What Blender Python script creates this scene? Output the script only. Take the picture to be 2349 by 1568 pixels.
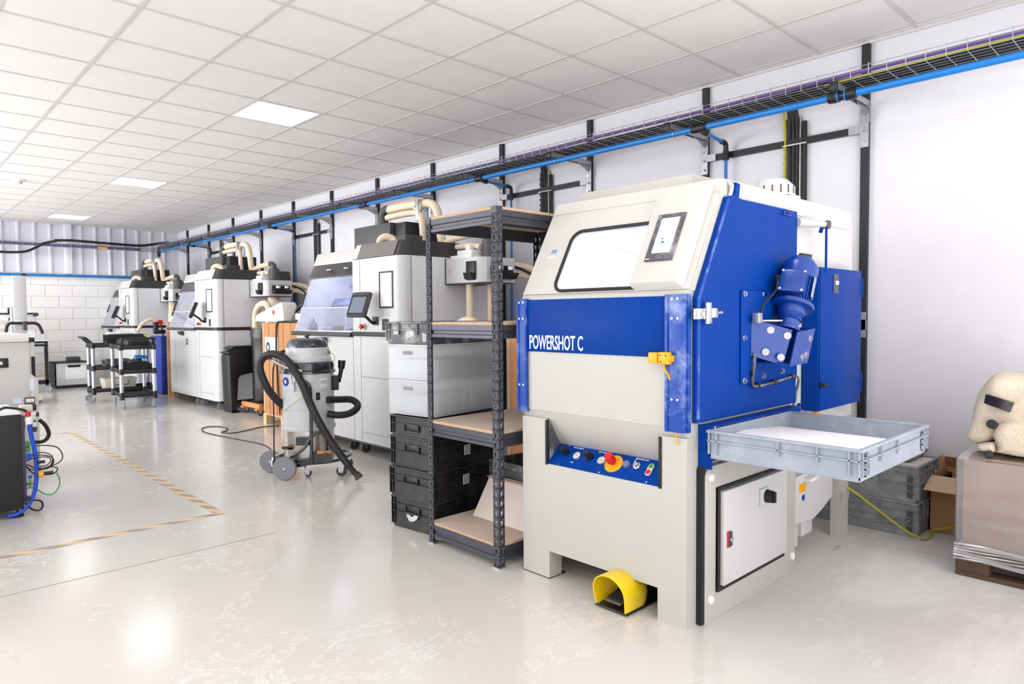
import bpy, bmesh, math, random
import numpy as np
from mathutils import Vector, Matrix
from mathutils.noise import noise as mnoise
random.seed(4)
PI = math.pi
SC = bpy.context.scene
COL = SC.collection
for o in list(bpy.data.objects): bpy.data.objects.remove(o)

# ------------------------------------------------------------------ camera, world, exposure
CAMH = 1.30; YAW, PITCH, ROLL, FPX = 0.7611, 0.0401, 0.0073, 1562.0
fwd = Vector((math.sin(YAW)*math.cos(PITCH), math.cos(YAW)*math.cos(PITCH), -math.sin(PITCH)))
rt0 = Vector((math.cos(YAW), -math.sin(YAW), 0)); dn0 = fwd.cross(rt0)
RT = math.cos(ROLL)*rt0 + math.sin(ROLL)*dn0
DN = -math.sin(ROLL)*rt0 + math.cos(ROLL)*dn0
cam = bpy.data.objects.new('camera', bpy.data.cameras.new('camera')); COL.objects.link(cam)
cam.data.sensor_width = 36.0; cam.data.lens = 36.0*FPX/2349.0; cam.data.clip_end = 60
up = -DN; bk = -fwd
cam.matrix_world = Matrix(((RT.x, up.x, bk.x, 0), (RT.y, up.y, bk.y, 0), (RT.z, up.z, bk.z, CAMH), (0, 0, 0, 1)))
SC.camera = cam
W = bpy.data.worlds.new('world'); SC.world = W; W.use_nodes = True
W.node_tree.nodes['Background'].inputs[0].default_value = (0.9, 0.93, 1, 1)
W.node_tree.nodes['Background'].inputs[1].default_value = 0.3
SC.view_settings.view_transform = 'Standard'; SC.view_settings.look = 'None'
SC.view_settings.gamma = 1; SC.view_settings.use_curve_mapping = False
SC.view_settings.exposure = 0.37
LAMP = 6          # radiance of the ceiling LED panels
try:
    SC.cycles.max_bounces = 8; SC.cycles.diffuse_bounces = 5; SC.cycles.transparent_max_bounces = 12; SC.cycles.use_adaptive_sampling = True; SC.cycles.adaptive_threshold = .04
except Exception: pass

# daylight from the left, plus added fill lights (outside the picture)
def area(name, loc, rot, sx, sy, power, col):
    l = bpy.data.lights.new(name, 'AREA'); l.shape = 'RECTANGLE'; l.size = sx; l.size_y = sy; l.energy = power; l.color = col
    o = bpy.data.objects.new(name, l); COL.objects.link(o); o.location = loc; o.rotation_euler = rot; return o
area('daylight_left', (-5.9, 10.5, 1.6), (0, -PI/2, 0), 2.8, 9, 400, (.95, .97, 1))
area('back_fill', (.0, -2.9, 1.6), (PI/2, 0, 0), 8, 2.8, 34, (.97, .98, 1))  # unseen fill added to brighten the faces turned towards the back wall
area('ceiling_fill', (-3.9, 11.0, .25), (PI, 0, 0), 3.6, 8.5, 200, (1, .99, .98))   # added fill washing the ceiling, unseen, left of the view
area('ceiling_fill', (-.4, -1.6, .25), (PI, 0, 0), 10, 2.4, 215, (1, .99, .98))   # same kind of added fill, behind the camera

# a pixel of the photograph turned into a point on a known plane of the room
def ray(x, y): return RT*((x-1174.5)/FPX) + DN*((y-784)/FPX) + fwd
def onx(x, y, X): d = ray(x, y); t = X/d.x; return Vector((X, d.y*t, CAMH+d.z*t))
def ony(x, y, Y): d = ray(x, y); t = Y/d.y; return Vector((d.x*t, Y, CAMH+d.z*t))
def onz(x, y, Z=0): d = ray(x, y); t = (Z-CAMH)/d.z; return Vector((d.x*t, d.y*t, Z))

# ------------------------------------------------------------------ materials
def lin(c):
    return tuple(((v/255)/12.92 if v/255 <= .04045 else ((v/255+.055)/1.055)**2.4) for v in c)
def mat(name, rgb, rough=.5, metal=0., var=0., scale=6., bump=0., bscale=60., emit=0., spec=.5, coat=0., dust=0., dustcol=(215, 212, 208), dscale=5.):
    m = bpy.data.materials.new(name); m.use_nodes = True; nt = m.node_tree; N = nt.nodes; L = nt.links
    b = N['Principled BSDF']; c = lin(rgb)
    b.inputs['Roughness'].default_value = rough; b.inputs['Metallic'].default_value = metal
    b.inputs['Specular IOR Level'].default_value = spec
    if coat: b.inputs['Coat Weight'].default_value = coat; b.inputs['Coat Roughness'].default_value = .08
    tc = N.new('ShaderNodeTexCoord')
    nz = N.new('ShaderNodeTexNoise'); nz.inputs['Scale'].default_value = scale; nz.inputs['Detail'].default_value = 5
    L.new(tc.outputs['Object'], nz.inputs['Vector'])
    rp = N.new('ShaderNodeValToRGB'); L.new(nz.outputs['Fac'], rp.inputs[0])
    v = max(var, .015)
    rp.color_ramp.elements[0].position = .3; rp.color_ramp.elements[1].position = .7
    rp.color_ramp.elements[0].color = (*[x*(1-v) for x in c], 1); rp.color_ramp.elements[1].color = (*[min(1, x*(1+v)) for x in c], 1)
    out = rp.outputs[0]
    if dust:
        n2 = N.new('ShaderNodeTexNoise'); n2.inputs['Scale'].default_value = dscale; n2.inputs['Detail'].default_value = 8; n2.inputs['Roughness'].default_value = .7
        L.new(tc.outputs['Object'], n2.inputs['Vector'])
        r2 = N.new('ShaderNodeValToRGB'); r2.color_ramp.elements[0].position = .48; r2.color_ramp.elements[1].position = .75
        r2.color_ramp.elements[1].color = (dust, dust, dust, 1); L.new(n2.outputs['Fac'], r2.inputs[0])
        mx = N.new('ShaderNodeMix'); mx.data_type = 'RGBA'
        L.new(r2.outputs[0], mx.inputs[0]); L.new(out, mx.inputs[6]); mx.inputs[7].default_value = (*lin(dustcol), 1); out = mx.outputs[2]
    L.new(out, b.inputs['Base Color'])
    if bump:
        n3 = N.new('ShaderNodeTexNoise'); n3.inputs['Scale'].default_value = bscale; n3.inputs['Detail'].default_value = 3
        L.new(tc.outputs['Object'], n3.inputs['Vector'])
        bp = N.new('ShaderNodeBump'); bp.inputs['Strength'].default_value = bump; bp.inputs['Distance'].default_value = .004
        L.new(n3.outputs['Fac'], bp.inputs['Height']); L.new(bp.outputs[0], b.inputs['Normal'])
    if emit:
        b.inputs['Emission Color'].default_value = (*c, 1); b.inputs['Emission Strength'].default_value = emit
    return m
def glass(name, tint=(255, 255, 255), refl=.1, rough=.02, body=0., bodycol=(235, 238, 242)):
    m = bpy.data.materials.new(name); m.use_nodes = True; nt = m.node_tree; N = nt.nodes; L = nt.links
    N.remove(N['Principled BSDF']); out = N['Material Output']
    tr = N.new('ShaderNodeBsdfTransparent'); tr.inputs[0].default_value = (*lin(tint), 1)
    gl = N.new('ShaderNodeBsdfGlossy'); gl.inputs['Roughness'].default_value = rough
    lw = N.new('ShaderNodeLayerWeight'); lw.inputs[0].default_value = .3
    mr = N.new('ShaderNodeMapRange'); mr.inputs[3].default_value = refl; mr.inputs[4].default_value = min(1, refl*5)
    L.new(lw.outputs['Facing'], mr.inputs[0])
    mx = N.new('ShaderNodeMixShader'); L.new(mr.outputs[0], mx.inputs[0]); L.new(tr.outputs[0], mx.inputs[1]); L.new(gl.outputs[0], mx.inputs[2])
    o = mx.outputs[0]
    if body:
        df = N.new('ShaderNodeBsdfDiffuse'); df.inputs[0].default_value = (*lin(bodycol), 1)
        tl = N.new('ShaderNodeBsdfTranslucent'); tl.inputs[0].default_value = (*lin(bodycol), 1)
        m1 = N.new('ShaderNodeMixShader'); L.new(df.outputs[0], m1.inputs[1]); L.new(tl.outputs[0], m1.inputs[2])
        m2 = N.new('ShaderNodeMixShader'); m2.inputs[0].default_value = body; L.new(o, m2.inputs[1]); L.new(m1.outputs[0], m2.inputs[2]); o = m2.outputs[0]
    L.new(o, out.inputs['Surface'])
    return m

M = {}
M['wall'] = mat('wall_paint', (228, 227, 234), .55, var=.01)
M['ceil'] = mat('ceiling_tile', (238, 236, 234), .9, var=.012, scale=3, bump=.12, bscale=160)
M['grid'] = mat('ceiling_grid', (212, 210, 208), .5)
M['block'] = mat('painted_block', (240, 239, 236), .6, var=.01, bump=.3, bscale=50)
M['clad'] = mat('cladding_paint', (224, 224, 234), .45)
M['black'] = mat('black_plastic', (26, 25, 27), .45, var=.1)
M['blackmetal'] = mat('black_steel', (30, 29, 31), .5, var=.1)
M['rubber'] = mat('black_rubber', (24, 24, 25), .6)
M['galv'] = mat('galvanised_steel', (178, 180, 184), .38, .75, var=.1, scale=30)
M['chrome'] = mat('chrome', (215, 215, 218), .15, 1.)
M['steel'] = mat('stainless_steel', (205, 200, 194), .3, .85, var=.06)
M['alu'] = mat('aluminium', (190, 196, 205), .35, .7)
M['cream'] = mat('cream_powder_coat', (188, 187, 180), .45, var=.015, bump=.05, bscale=300)
M['creamhead'] = mat('cream_head_paint', (202, 201, 195), .42, var=.01)
M['greypanel'] = mat('light_grey_paint', (212, 212, 210), .4, var=.012)
M['blue'] = mat('blue_powder_coat', (0, 58, 146), .42, var=.05, scale=2, dust=.02, spec=.08, dscale=3.5, dustcol=(130, 160, 220), bump=.03, bscale=300)
M['blueworn'] = mat('blue_worn_edge', (10, 66, 160), .45, var=.05, dust=.85, dscale=7, dustcol=(176, 190, 226))
M['motorblue'] = mat('blue_motor_paint', (8, 60, 148), .3, var=.05, coat=.3)
M['pipe'] = mat('blue_air_pipe', (22, 120, 198), .35, var=.03)
M['yellow'] = mat('yellow_paint', (244, 210, 20), .4, var=.03, dust=.25, dustcol=(250, 240, 190))
M['orange'] = mat('orange_sensor', (246, 172, 22), .4)
M['red'] = mat('red_plastic', (214, 30, 28), .35)
M['green'] = mat('green_plastic', (60, 150, 60), .4)
M['white'] = mat('white_plastic', (238, 238, 236), .4)
M['paper'] = mat('paper', (242, 242, 242), .8)
M['rack'] = mat('anthracite_rack_steel', (70, 72, 80), .38, .35, var=.06)
M['chip'] = mat('chipboard_edge', (196, 164, 132), .8, var=.22, scale=140, bump=.2)
M['chiptop'] = mat('chipboard_top', (208, 190, 172), .75, var=.06, scale=4, dust=.75, dustcol=(228, 224, 218), dscale=2)
M['crateblack'] = mat('dusty_black_crate', (30, 27, 27), .42, var=.15, dust=.28, dustcol=(120, 115, 112), dscale=14)
M['crategrey'] = mat('pale_grey_crate', (150, 158, 170), .45, var=.03, dust=.6, dustcol=(190, 196, 206), dscale=8)
M['crategrey2'] = mat('mid_grey_crate', (130, 133, 136), .5, var=.05, dust=.55, dustcol=(190, 190, 190), dscale=10)
M['cratedark'] = mat('dark_grey_crate', (84, 83, 88), .5, var=.08, dust=.8, dustcol=(205, 204, 206), dscale=9)
M['powder'] = mat('white_powder', (244, 240, 238), .95, var=.01, bump=.3, bscale=30)
M['powderpink'] = mat('blasting_powder', (220, 208, 200), .95, var=.02)
M['carton'] = mat('brown_cardboard', (196, 138, 90), .8, var=.05, scale=3)
M['cartonplain'] = mat('kraft_cardboard', (180, 138, 98), .85, var=.05)
M['cartonwrap'] = mat('dusty_cardboard', (184, 152, 132), .8, var=.1, scale=9)
M['cartonlight'] = mat('pale_cardboard', (204, 176, 148), .85, var=.03)
M['pallet'] = mat('dark_pallet_wood', (88, 68, 52), .85, var=.3, scale=12, bump=.4)
M['palletlight'] = mat('pale_pallet_wood', (226, 190, 140), .8, var=.12, scale=14)
M['wood'] = mat('dolly_wood', (214, 148, 90), .7, var=.12, scale=14)
M['felt'] = mat('speckled_felt', (226, 212, 190), .95, var=.08, scale=5, dust=.7, dustcol=(128, 104, 82), dscale=210, bump=.6, bscale=90)
M['tape'] = mat('black_tape', (38, 34, 40), .3, var=.3, bump=.5, bscale=40)
M['prn'] = mat('printer_panel_white', (205, 206, 206), .35, var=.01)
M['prnside'] = mat('printer_side_grey', (232, 234, 238), .4, var=.01)
M['prndark'] = mat('printer_cap_charcoal', (58, 56, 58), .35, var=.04)
M['prnmid'] = mat('printer_cap_grey', (120, 117, 116), .4, var=.03)
M['prnlight'] = mat('printer_cap_pale', (206, 206, 204), .4)
M['boxdark'] = mat('charcoal_box', (72, 70, 71), .5, var=.03)
M['hose'] = mat('cream_hose', (232, 214, 188), .5, var=.03)
M['screen'] = mat('lit_screen', (196, 214, 236), .2, emit=.75)
M['screendark'] = mat('grey_screen', (110, 116, 134), .2, emit=.25)
M['inner'] = mat('cabin_inner_white', (232, 234, 246), .5)
M['lampwhite'] = mat('lamp_white', (240, 242, 255), .5, emit=15.)
M['lampcool'] = mat('lamp_cool', (205, 216, 255), .5, emit=17.)
M['lampdim'] = mat('lamp_dim', (236, 240, 255), .5, emit=7.)
M['led'] = mat('led_panel', (255, 253, 250), .5, emit=LAMP)
M['boxcontents'] = mat('pale_contents', (196, 204, 210), .8, var=.2, scale=5)
M['tornpaper'] = mat('dirty_paper', (206, 204, 204), .9, var=.2, scale=40)
M['alupale'] = mat('satin_column_grey', (196, 196, 198), .5)
M['toolblue'] = mat('bluish_grey_tool', (110, 120, 160), .5)
M['purple'] = mat('purple_cable', (92, 62, 132), .45, var=.08)
M['yellowgreen'] = mat('yellow_green_cable', (180, 176, 40), .5)
M['cable'] = mat('black_cable', (22, 22, 24), .5)
M['navy'] = mat('vacuum_head_navy', (34, 42, 50), .15, coat=.6)
M['vac'] = mat('vacuum_body_grey', (208, 212, 216), .3, var=.01, coat=.2)
M['wheel'] = mat('grey_wheel', (140, 144, 150), .45)
M['drum'] = mat('black_foil_drum', (20, 20, 22), .25, bump=.6, bscale=25)
M['bluebin'] = mat('blue_bin', (16, 60, 170), .4)
M['steelhose'] = mat('ribbed_hose', (34, 31, 32), .5, var=.1)
M['bluehose'] = mat('blue_hose', (18, 76, 205), .35)
M['greencable'] = mat('green_cable', (50, 170, 60), .45)
M['glass'] = glass('clear_glass', refl=.05)
M['acrylic'] = glass('frosted_clear_plastic', tint=(248, 250, 252), refl=.05, rough=.3, body=.36, bodycol=(250, 250, 250))
M['wrap'] = glass('stretch_film', refl=.22, rough=.16, body=.2)
M['stripey'] = mat('beige_metal', (214, 206, 190), .5)
M['joint'] = mat('floor_joint', (140, 136, 130), .8)

def floor_mat():
    m = bpy.data.materials.new('epoxy_floor'); m.use_nodes = True; nt = m.node_tree; N = nt.nodes; L = nt.links
    b = N['Principled BSDF']; b.inputs['Specular IOR Level'].default_value = .8; tc = N.new('ShaderNodeTexCoord')
    def noise(sc, det=6, dist=0., rough=.6, mp=None):
        n = N.new('ShaderNodeTexNoise'); n.inputs['Scale'].default_value = sc; n.inputs['Detail'].default_value = det
        n.inputs['Distortion'].default_value = dist; n.inputs['Roughness'].default_value = rough
        if mp:
            q = N.new('ShaderNodeMapping'); q.inputs['Scale'].default_value = mp[0]; q.inputs['Rotation'].default_value = (0, 0, mp[1]); L.new(tc.outputs['Object'], q.inputs[0]); L.new(q.outputs[0], n.inputs['Vector'])
        else: L.new(tc.outputs['Object'], n.inputs['Vector'])
        return n
    def ramp(src, a, bb, ca=(0, 0, 0, 1), cb=(1, 1, 1, 1)):
        r = N.new('ShaderNodeValToRGB'); r.color_ramp.elements[0].position = a; r.color_ramp.elements[1].position = bb
        r.color_ramp.elements[0].color = ca; r.color_ramp.elements[1].color = cb; L.new(src, r.inputs[0]); return r
    base = ramp(noise(.7, 4).outputs['Fac'], .3, .7, (*lin((210, 207, 202)), 1), (*lin((218, 215, 210)), 1))
    # foot scuffs: thin, distorted, bright dust streaks
    s1 = ramp(noise(3.2, 10, 1.6, .68, ((1, 1.7, 1), .7)).outputs['Fac'], .485, .50); s1b = ramp(noise(3.2, 10, 1.6, .68, ((1, 1.7, 1), .7)).outputs['Fac'], .50, .52)
    sub = N.new('ShaderNodeMath'); sub.operation = 'SUBTRACT'; L.new(s1.outputs[0], sub.inputs[0]); L.new(s1b.outputs[0], sub.inputs[1])
    area = ramp(noise(1.3, 4, 1.).outputs['Fac'], .48, .66)
    mul = N.new('ShaderNodeMath'); mul.operation = 'MULTIPLY'; L.new(sub.outputs[0], mul.inputs[0]); L.new(area.outputs[0], mul.inputs[1])
    # dust drifts by the blasting machine
    q = N.new('ShaderNodeSeparateXYZ'); L.new(tc.outputs['Object'], q.inputs[0])
    dr = ramp(noise(.8, 9, .8, .68, ((1, 2.2, 1), .6)).outputs['Fac'], .50, .62)
    xr = N.new('ShaderNodeMapRange'); xr.inputs[1].default_value = 2.2; xr.inputs[2].default_value = 2.9; L.new(q.outputs[0], xr.inputs[0])
    yr = N.new('ShaderNodeMapRange'); yr.inputs[1].default_value = 2.4; yr.inputs[2].default_value = 1.4; L.new(q.outputs[1], yr.inputs[0])
    m3 = N.new('ShaderNodeMath'); m3.operation = 'MULTIPLY'; L.new(xr.outputs[0], m3.inputs[0]); L.new(yr.outputs[0], m3.inputs[1])
    dirt = N.new('ShaderNodeMix'); dirt.data_type = 'RGBA'
    m4 = N.new('ShaderNodeMath'); m4.operation = 'MULTIPLY'; m4.inputs[1].default_value = .25; L.new(m3.outputs[0], m4.inputs[0])
    L.new(m4.outputs[0], dirt.inputs[0]); L.new(base.outputs[0], dirt.inputs[6]); dirt.inputs[7].default_value = (*lin((150, 142, 134)), 1)
    m5 = N.new('ShaderNodeMath'); m5.operation = 'MULTIPLY'; L.new(dr.outputs[0], m5.inputs[0]); L.new(m3.outputs[0], m5.inputs[1])
    m6 = N.new('ShaderNodeMath'); m6.operation = 'MULTIPLY'; m6.inputs[1].default_value = .5; L.new(m5.outputs[0], m6.inputs[0])
    mxd = N.new('ShaderNodeMath'); mxd.operation = 'MAXIMUM'; L.new(mul.outputs[0], mxd.inputs[0]); L.new(m6.outputs[0], mxd.inputs[1])
    fin = N.new('ShaderNodeMix'); fin.data_type = 'RGBA'; L.new(mxd.outputs[0], fin.inputs[0]); L.new(dirt.outputs[2], fin.inputs[6]); fin.inputs[7].default_value = (*lin((232, 230, 227)), 1)
    L.new(fin.outputs[2], b.inputs['Base Color'])
    rr = N.new('ShaderNodeMapRange'); rr.inputs[3].default_value = .16; rr.inputs[4].default_value = .6
    mm = N.new('ShaderNodeMath'); mm.operation = 'MAXIMUM'; L.new(mxd.outputs[0], mm.inputs[0]); L.new(m3.outputs[0], mm.inputs[1]); L.new(mm.outputs[0], rr.inputs[0]); L.new(rr.outputs[0], b.inputs['Roughness'])
    bp = N.new('ShaderNodeBump'); bp.inputs['Strength'].default_value = .12; bp.inputs['Distance'].default_value = .003
    L.new(noise(28, 2).outputs['Fac'], bp.inputs['Height']); L.new(bp.outputs[0], b.inputs['Normal'])
    return m
M['floor'] = floor_mat()
def hazard_mat(axis):
    m = bpy.data.materials.new('hazard_stripes'); m.use_nodes = True; nt = m.node_tree; N = nt.nodes; L = nt.links
    b = N['Principled BSDF']; b.inputs['Roughness'].default_value = .5
    tc = N.new('ShaderNodeTexCoord'); w = N.new('ShaderNodeTexWave'); w.bands_direction = 'DIAGONAL'; w.wave_profile = 'SIN'
    q = N.new('ShaderNodeMapping'); q.inputs['Scale'].default_value = (5.2, 2.9, 0) if axis == 'y' else (2.9, 5.2, 0)
    L.new(tc.outputs['Object'], q.inputs[0]); L.new(q.outputs[0], w.inputs['Vector']); w.inputs['Scale'].default_value = 1.
    r = N.new('ShaderNodeValToRGB'); r.color_ramp.elements[0].position = .49; r.color_ramp.elements[1].position = .51
    r.color_ramp.elements[0].color = (*lin((164, 158, 150)), 1); r.color_ramp.elements[1].color = (*lin((236, 202, 150)), 1)
    L.new(w.outputs['Fac'], r.inputs[0]); L.new(r.outputs[0], b.inputs['Base Color']); return m

# ------------------------------------------------------------------ mesh builder
class G:
    def __init__(s): s.bm = bmesh.new()
    def box(s, x0, x1, y0, y1, z0, z1, bev=0., seg=2, mtx=None):
        r = bmesh.ops.create_cube(s.bm, size=1)['verts']
        for v in r: v.co = Vector((x0+(v.co.x+.5)*(x1-x0), y0+(v.co.y+.5)*(y1-y0), z0+(v.co.z+.5)*(z1-z0)))
        if bev:
            es = list({e for v in r for e in v.link_edges})
            res = bmesh.ops.bevel(s.bm, geom=es, offset=min(bev, .45*min(abs(x1-x0), abs(y1-y0), abs(z1-z0))), segments=seg, profile=.5, affect='EDGES')
            r = list({v for f in res['faces'] for v in f.verts} | {v for v in r if v.is_valid})
        if mtx is not None:
            for v in r: v.co = mtx @ v.co
        return s
    def prism(s, pts, axis, a, b, bev=0.):
        def mk(p, t):
            if axis == 'x': return (t, p[0], p[1])
            if axis == 'y': return (p[0], t, p[1])
            return (p[0], p[1], t)
        v0 = [s.bm.verts.new(mk(p, a)) for p in pts]; v1 = [s.bm.verts.new(mk(p, b)) for p in pts]
        n = len(pts); fs = [s.bm.faces.new(v0), s.bm.faces.new(v1[::-1])]
        for i in range(n): fs.append(s.bm.faces.new((v0[i], v1[i], v1[(i+1) % n], v0[(i+1) % n])))
        bmesh.ops.recalc_face_normals(s.bm, faces=fs)
        if bev: bmesh.ops.bevel(s.bm, geom=list({e for f in fs for e in f.edges}), offset=bev, segments=2, profile=.5, affect='EDGES')
        return s
    def cyl(s, p0, p1, r, r2=None, seg=20, caps=True):
        p0, p1 = Vector(p0), Vector(p1); r2 = r if r2 is None else r2
        q = (p1-p0).to_track_quat('Z', 'Y').to_matrix()
        a = [s.bm.verts.new(p0+q@Vector((r*math.cos(2*PI*i/seg), r*math.sin(2*PI*i/seg), 0))) for i in range(seg)]
        b = [s.bm.verts.new(p1+q@Vector((r2*math.cos(2*PI*i/seg), r2*math.sin(2*PI*i/seg), 0))) for i in range(seg)]
        for i in range(seg): s.bm.faces.new((a[i], a[(i+1) % seg], b[(i+1) % seg], b[i]))
        if caps: s.bm.faces.new(a[::-1]); s.bm.faces.new(b)
        return s
    def lathe(s, prof, c, seg=32, axis=None):
        # profile of (radius, height) about a vertical axis at c, or about a direction
        q = Vector(axis).to_track_quat('Z', 'Y').to_matrix() if axis is not None else Matrix.Identity(3)
        c = Vector(c); rings = []
        for r, h in prof:
            if r < 1e-5: rings.append([s.bm.verts.new(c+q@Vector((0, 0, h)))]); continue
            rings.append([s.bm.verts.new(c+q@Vector((r*math.cos(2*PI*i/seg), r*math.sin(2*PI*i/seg), h))) for i in range(seg)])
        for a, b in zip(rings, rings[1:]):
            for i in range(seg):
                j = (i+1) % seg
                if len(a) == 1 and len(b) > 1: s.bm.faces.new((a[0], b[j], b[i]))
                elif len(b) == 1 and len(a) > 1: s.bm.faces.new((a[i], a[j], b[0]))
                elif len(a) > 1: s.bm.faces.new((a[i], a[j], b[j], b[i]))
        if len(rings[0]) > 1: s.bm.faces.new(rings[0][::-1])
        if len(rings[-1]) > 1: s.bm.faces.new(rings[-1])
        return s
    def tube(s, pts, r, seg=10, sub=6, rib=0., pitch=.012, closed=False):
        P = [Vector(p) for p in pts]; Q = []
        if sub > 1 and len(P) > 2:
            n = len(P)
            for i in range(n-1 if not closed else n):
                a = P[i-1] if (i > 0 or closed) else P[i]*2-P[i+1]; b = P[i]; c = P[(i+1) % n]; d = P[(i+2) % n] if (i+2 < n or closed) else c*2-b
                for k in range(sub):
                    t = k/sub; Q.append(.5*((2*b)+(-a+c)*t+(2*a-5*b+4*c-d)*t*t+(-a+3*b-3*c+d)*t**3))
            if not closed: Q.append(P[-1])
        else: Q = P
        if rib:
            R = [Q[0]]; 
            for a, b in zip(Q, Q[1:]):
                k = max(1, int((b-a).length/(pitch/2)))
                for j in range(1, k+1): R.append(a.lerp(b, j/k))
            Q = R
        n = len(Q); rings = []; ref = None
        for i, p in enumerate(Q):
            t = (Q[(i+1) % n]-Q[i-1]) if (closed or 0 < i < n-1) else (Q[1]-Q[0] if i == 0 else Q[-1]-Q[-2])
            t.normalize()
            if ref is None: ref = t.orthogonal().normalized()
            ref = (ref-t*ref.dot(t)).normalized(); o = t.cross(ref)
            rr = r*(1+(rib if i % 2 else -rib*.3))
            rings.append([s.bm.verts.new(p+ref*rr*math.cos(2*PI*k/seg)+o*rr*math.sin(2*PI*k/seg)) for k in range(seg)])
        pr = list(zip(rings, rings[1:])) + ([(rings[-1], rings[0])] if closed else [])
        for a, b in pr:
            for k in range(seg): s.bm.faces.new((a[k], a[(k+1) % seg], b[(k+1) % seg], b[k]))
        if not closed: s.bm.faces.new(rings[0][::-1]); s.bm.faces.new(rings[-1])
        return s
    def ring_plate(s, outer, inner, mtx, th):
        """flat plate with a hole: star-shaped inner polygon in a rectangle (x0,x1,y0,y1); mtx maps (u,v,w) to the room"""
        x0, x1, y0, y1 = outer; cx = sum(p[0] for p in inner)/len(inner); cy = sum(p[1] for p in inner)/len(inner)
        crn = [(x0, y0), (x1, y0), (x1, y1), (x0, y1)]
        ang = lambda p: math.atan2(p[1]-cy, p[0]-cx) % (2*PI)
        inn = sorted(inner, key=ang)
        def proj(p):
            dx, dy = p[0]-cx, p[1]-cy; t = 1e9
            if dx > 1e-9: t = min(t, (x1-cx)/dx)
            if dx < -1e-9: t = min(t, (x0-cx)/dx)
            if dy > 1e-9: t = min(t, (y1-cy)/dy)
            if dy < -1e-9: t = min(t, (y0-cy)/dy)
            return (cx+dx*t, cy+dy*t)
        n = len(inn); L = []
        for w in ((0, th) if th else (0,)):
            vi = [s.bm.verts.new(mtx@Vector((p[0], p[1], w))) for p in inn]; vo = [s.bm.verts.new(mtx@Vector((*proj(p), w))) for p in inn]
            for i in range(n):
                j = (i+1) % n; a0, a1 = ang(inn[i]), ang(inn[j]); f = [vi[i], vi[j], vo[j]]
                cs = [c for c in crn if (a0+1e-6 < ang(c) < a1-1e-6) or (a1 < a0 and (ang(c) > a0+1e-6 or ang(c) < a1-1e-6))]
                cs.sort(key=lambda c: -((ang(c)-a0) % (2*PI)))
                f += [s.bm.verts.new(mtx@Vector((*c, w))) for c in cs] + [vo[i]]
                s.bm.faces.new(f)
            L.append(vi)
        if th:
            for i in range(n): s.bm.faces.new((L[0][i], L[0][(i+1) % n], L[1][(i+1) % n], L[1][i]))
        return s
    def poly(s, pts):
        s.bm.faces.new([s.bm.verts.new(p) for p in pts]); return s
    def xf(s, mtx):
        bmesh.ops.transform(s.bm, matrix=mtx, verts=s.bm.verts); return s

ORG = {}
def mesh_of(name, g, m, off=None, angle=32):
    if off is not None: bmesh.ops.translate(g.bm, vec=-Vector(off), verts=g.bm.verts)
    me = bpy.data.meshes.new(name); g.bm.normal_update(); g.bm.to_mesh(me); g.bm.free()
    me.materials.append(M[m] if isinstance(m, str) else m)
    me.polygons.foreach_set('use_smooth', [angle > 1]*len(me.polygons))
    try: me.set_sharp_from_angle(angle=math.radians(angle))
    except Exception: pass
    return me
def tag(o, label=None, cat=None, group=None, kind=None):
    if label: o['label'] = label
    if cat: o['category'] = cat
    if group: o['group'] = group
    if kind: o['kind'] = kind
    return o
def thing(name, label, cat, loc=(0, 0, 0), rot=0, group=None, world=True):
    """an Empty at the thing's base; world=True: its parts are given in room coordinates"""
    o = bpy.data.objects.new(name, None); COL.objects.link(o); o.location = loc; o.rotation_euler = (0, 0, rot)
    o.empty_display_size = .1; tag(o, label, cat, group); ORG[o.name] = Vector(loc) if world else None; return o
def part(name, g, m, parent, label=None, kind=None, angle=32):
    off = ORG.get(parent.name)
    o = bpy.data.objects.new(name, mesh_of(name, g, m, off, angle)); COL.objects.link(o); o.parent = parent; ORG[o.name] = off
    tag(o, label, kind=kind); return o
def one(name, g, m, label, cat, base, group=None, kind=None):
    """a thing that is a single mesh, its origin at base"""
    o = bpy.data.objects.new(name, mesh_of(name, g, m, base)); COL.objects.link(o); o.location = base; ORG[o.name] = Vector(base)
    tag(o, label, cat, group, kind); return o
def struct(name, g, m, parent=None):
    o = bpy.data.objects.new(name, mesh_of(name, g, m)); COL.objects.link(o)
    if parent: o.parent = parent
    else: o['kind'] = 'structure'
    ORG[o.name] = None; return o
def dup(root, loc, rot, label=None, group=None):
    r = root.copy(); COL.objects.link(r); r.location = loc; r.rotation_euler = (0, 0, rot)
    if label: r['label'] = label
    if group: r['group'] = group
    for ch in list(root.children):
        c = ch.copy(); COL.objects.link(c); c.parent = r
        for g2 in list(ch.children):
            d = g2.copy(); COL.objects.link(d); d.parent = c
    return r
def text_mesh(txt, size, mtx, m, parent, name='lettering', sx=1., off=0., depth=.0006, shear=0.):
    cu = bpy.data.curves.new('t', 'FONT'); cu.body = txt; cu.size = size; cu.extrude = depth; cu.offset = off; cu.shear = shear; cu.resolution_u = 3
    to = bpy.data.objects.new('t', cu); COL.objects.link(to); bpy.context.view_layer.update()
    me = bpy.data.meshes.new_from_object(to.evaluated_get(bpy.context.evaluated_depsgraph_get()))
    bpy.data.objects.remove(to); bpy.data.curves.remove(cu)
    me.transform(mtx @ Matrix.Diagonal((sx, 1, 1, 1)))
    me.materials.clear(); me.materials.append(M[m])
    off = ORG.get(parent.name)
    if off is not None: me.transform(Matrix.Translation(-off))
    o = bpy.data.objects.new(name, me); COL.objects.link(o); o.parent = parent; ORG[o.name] = off; return o
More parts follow.
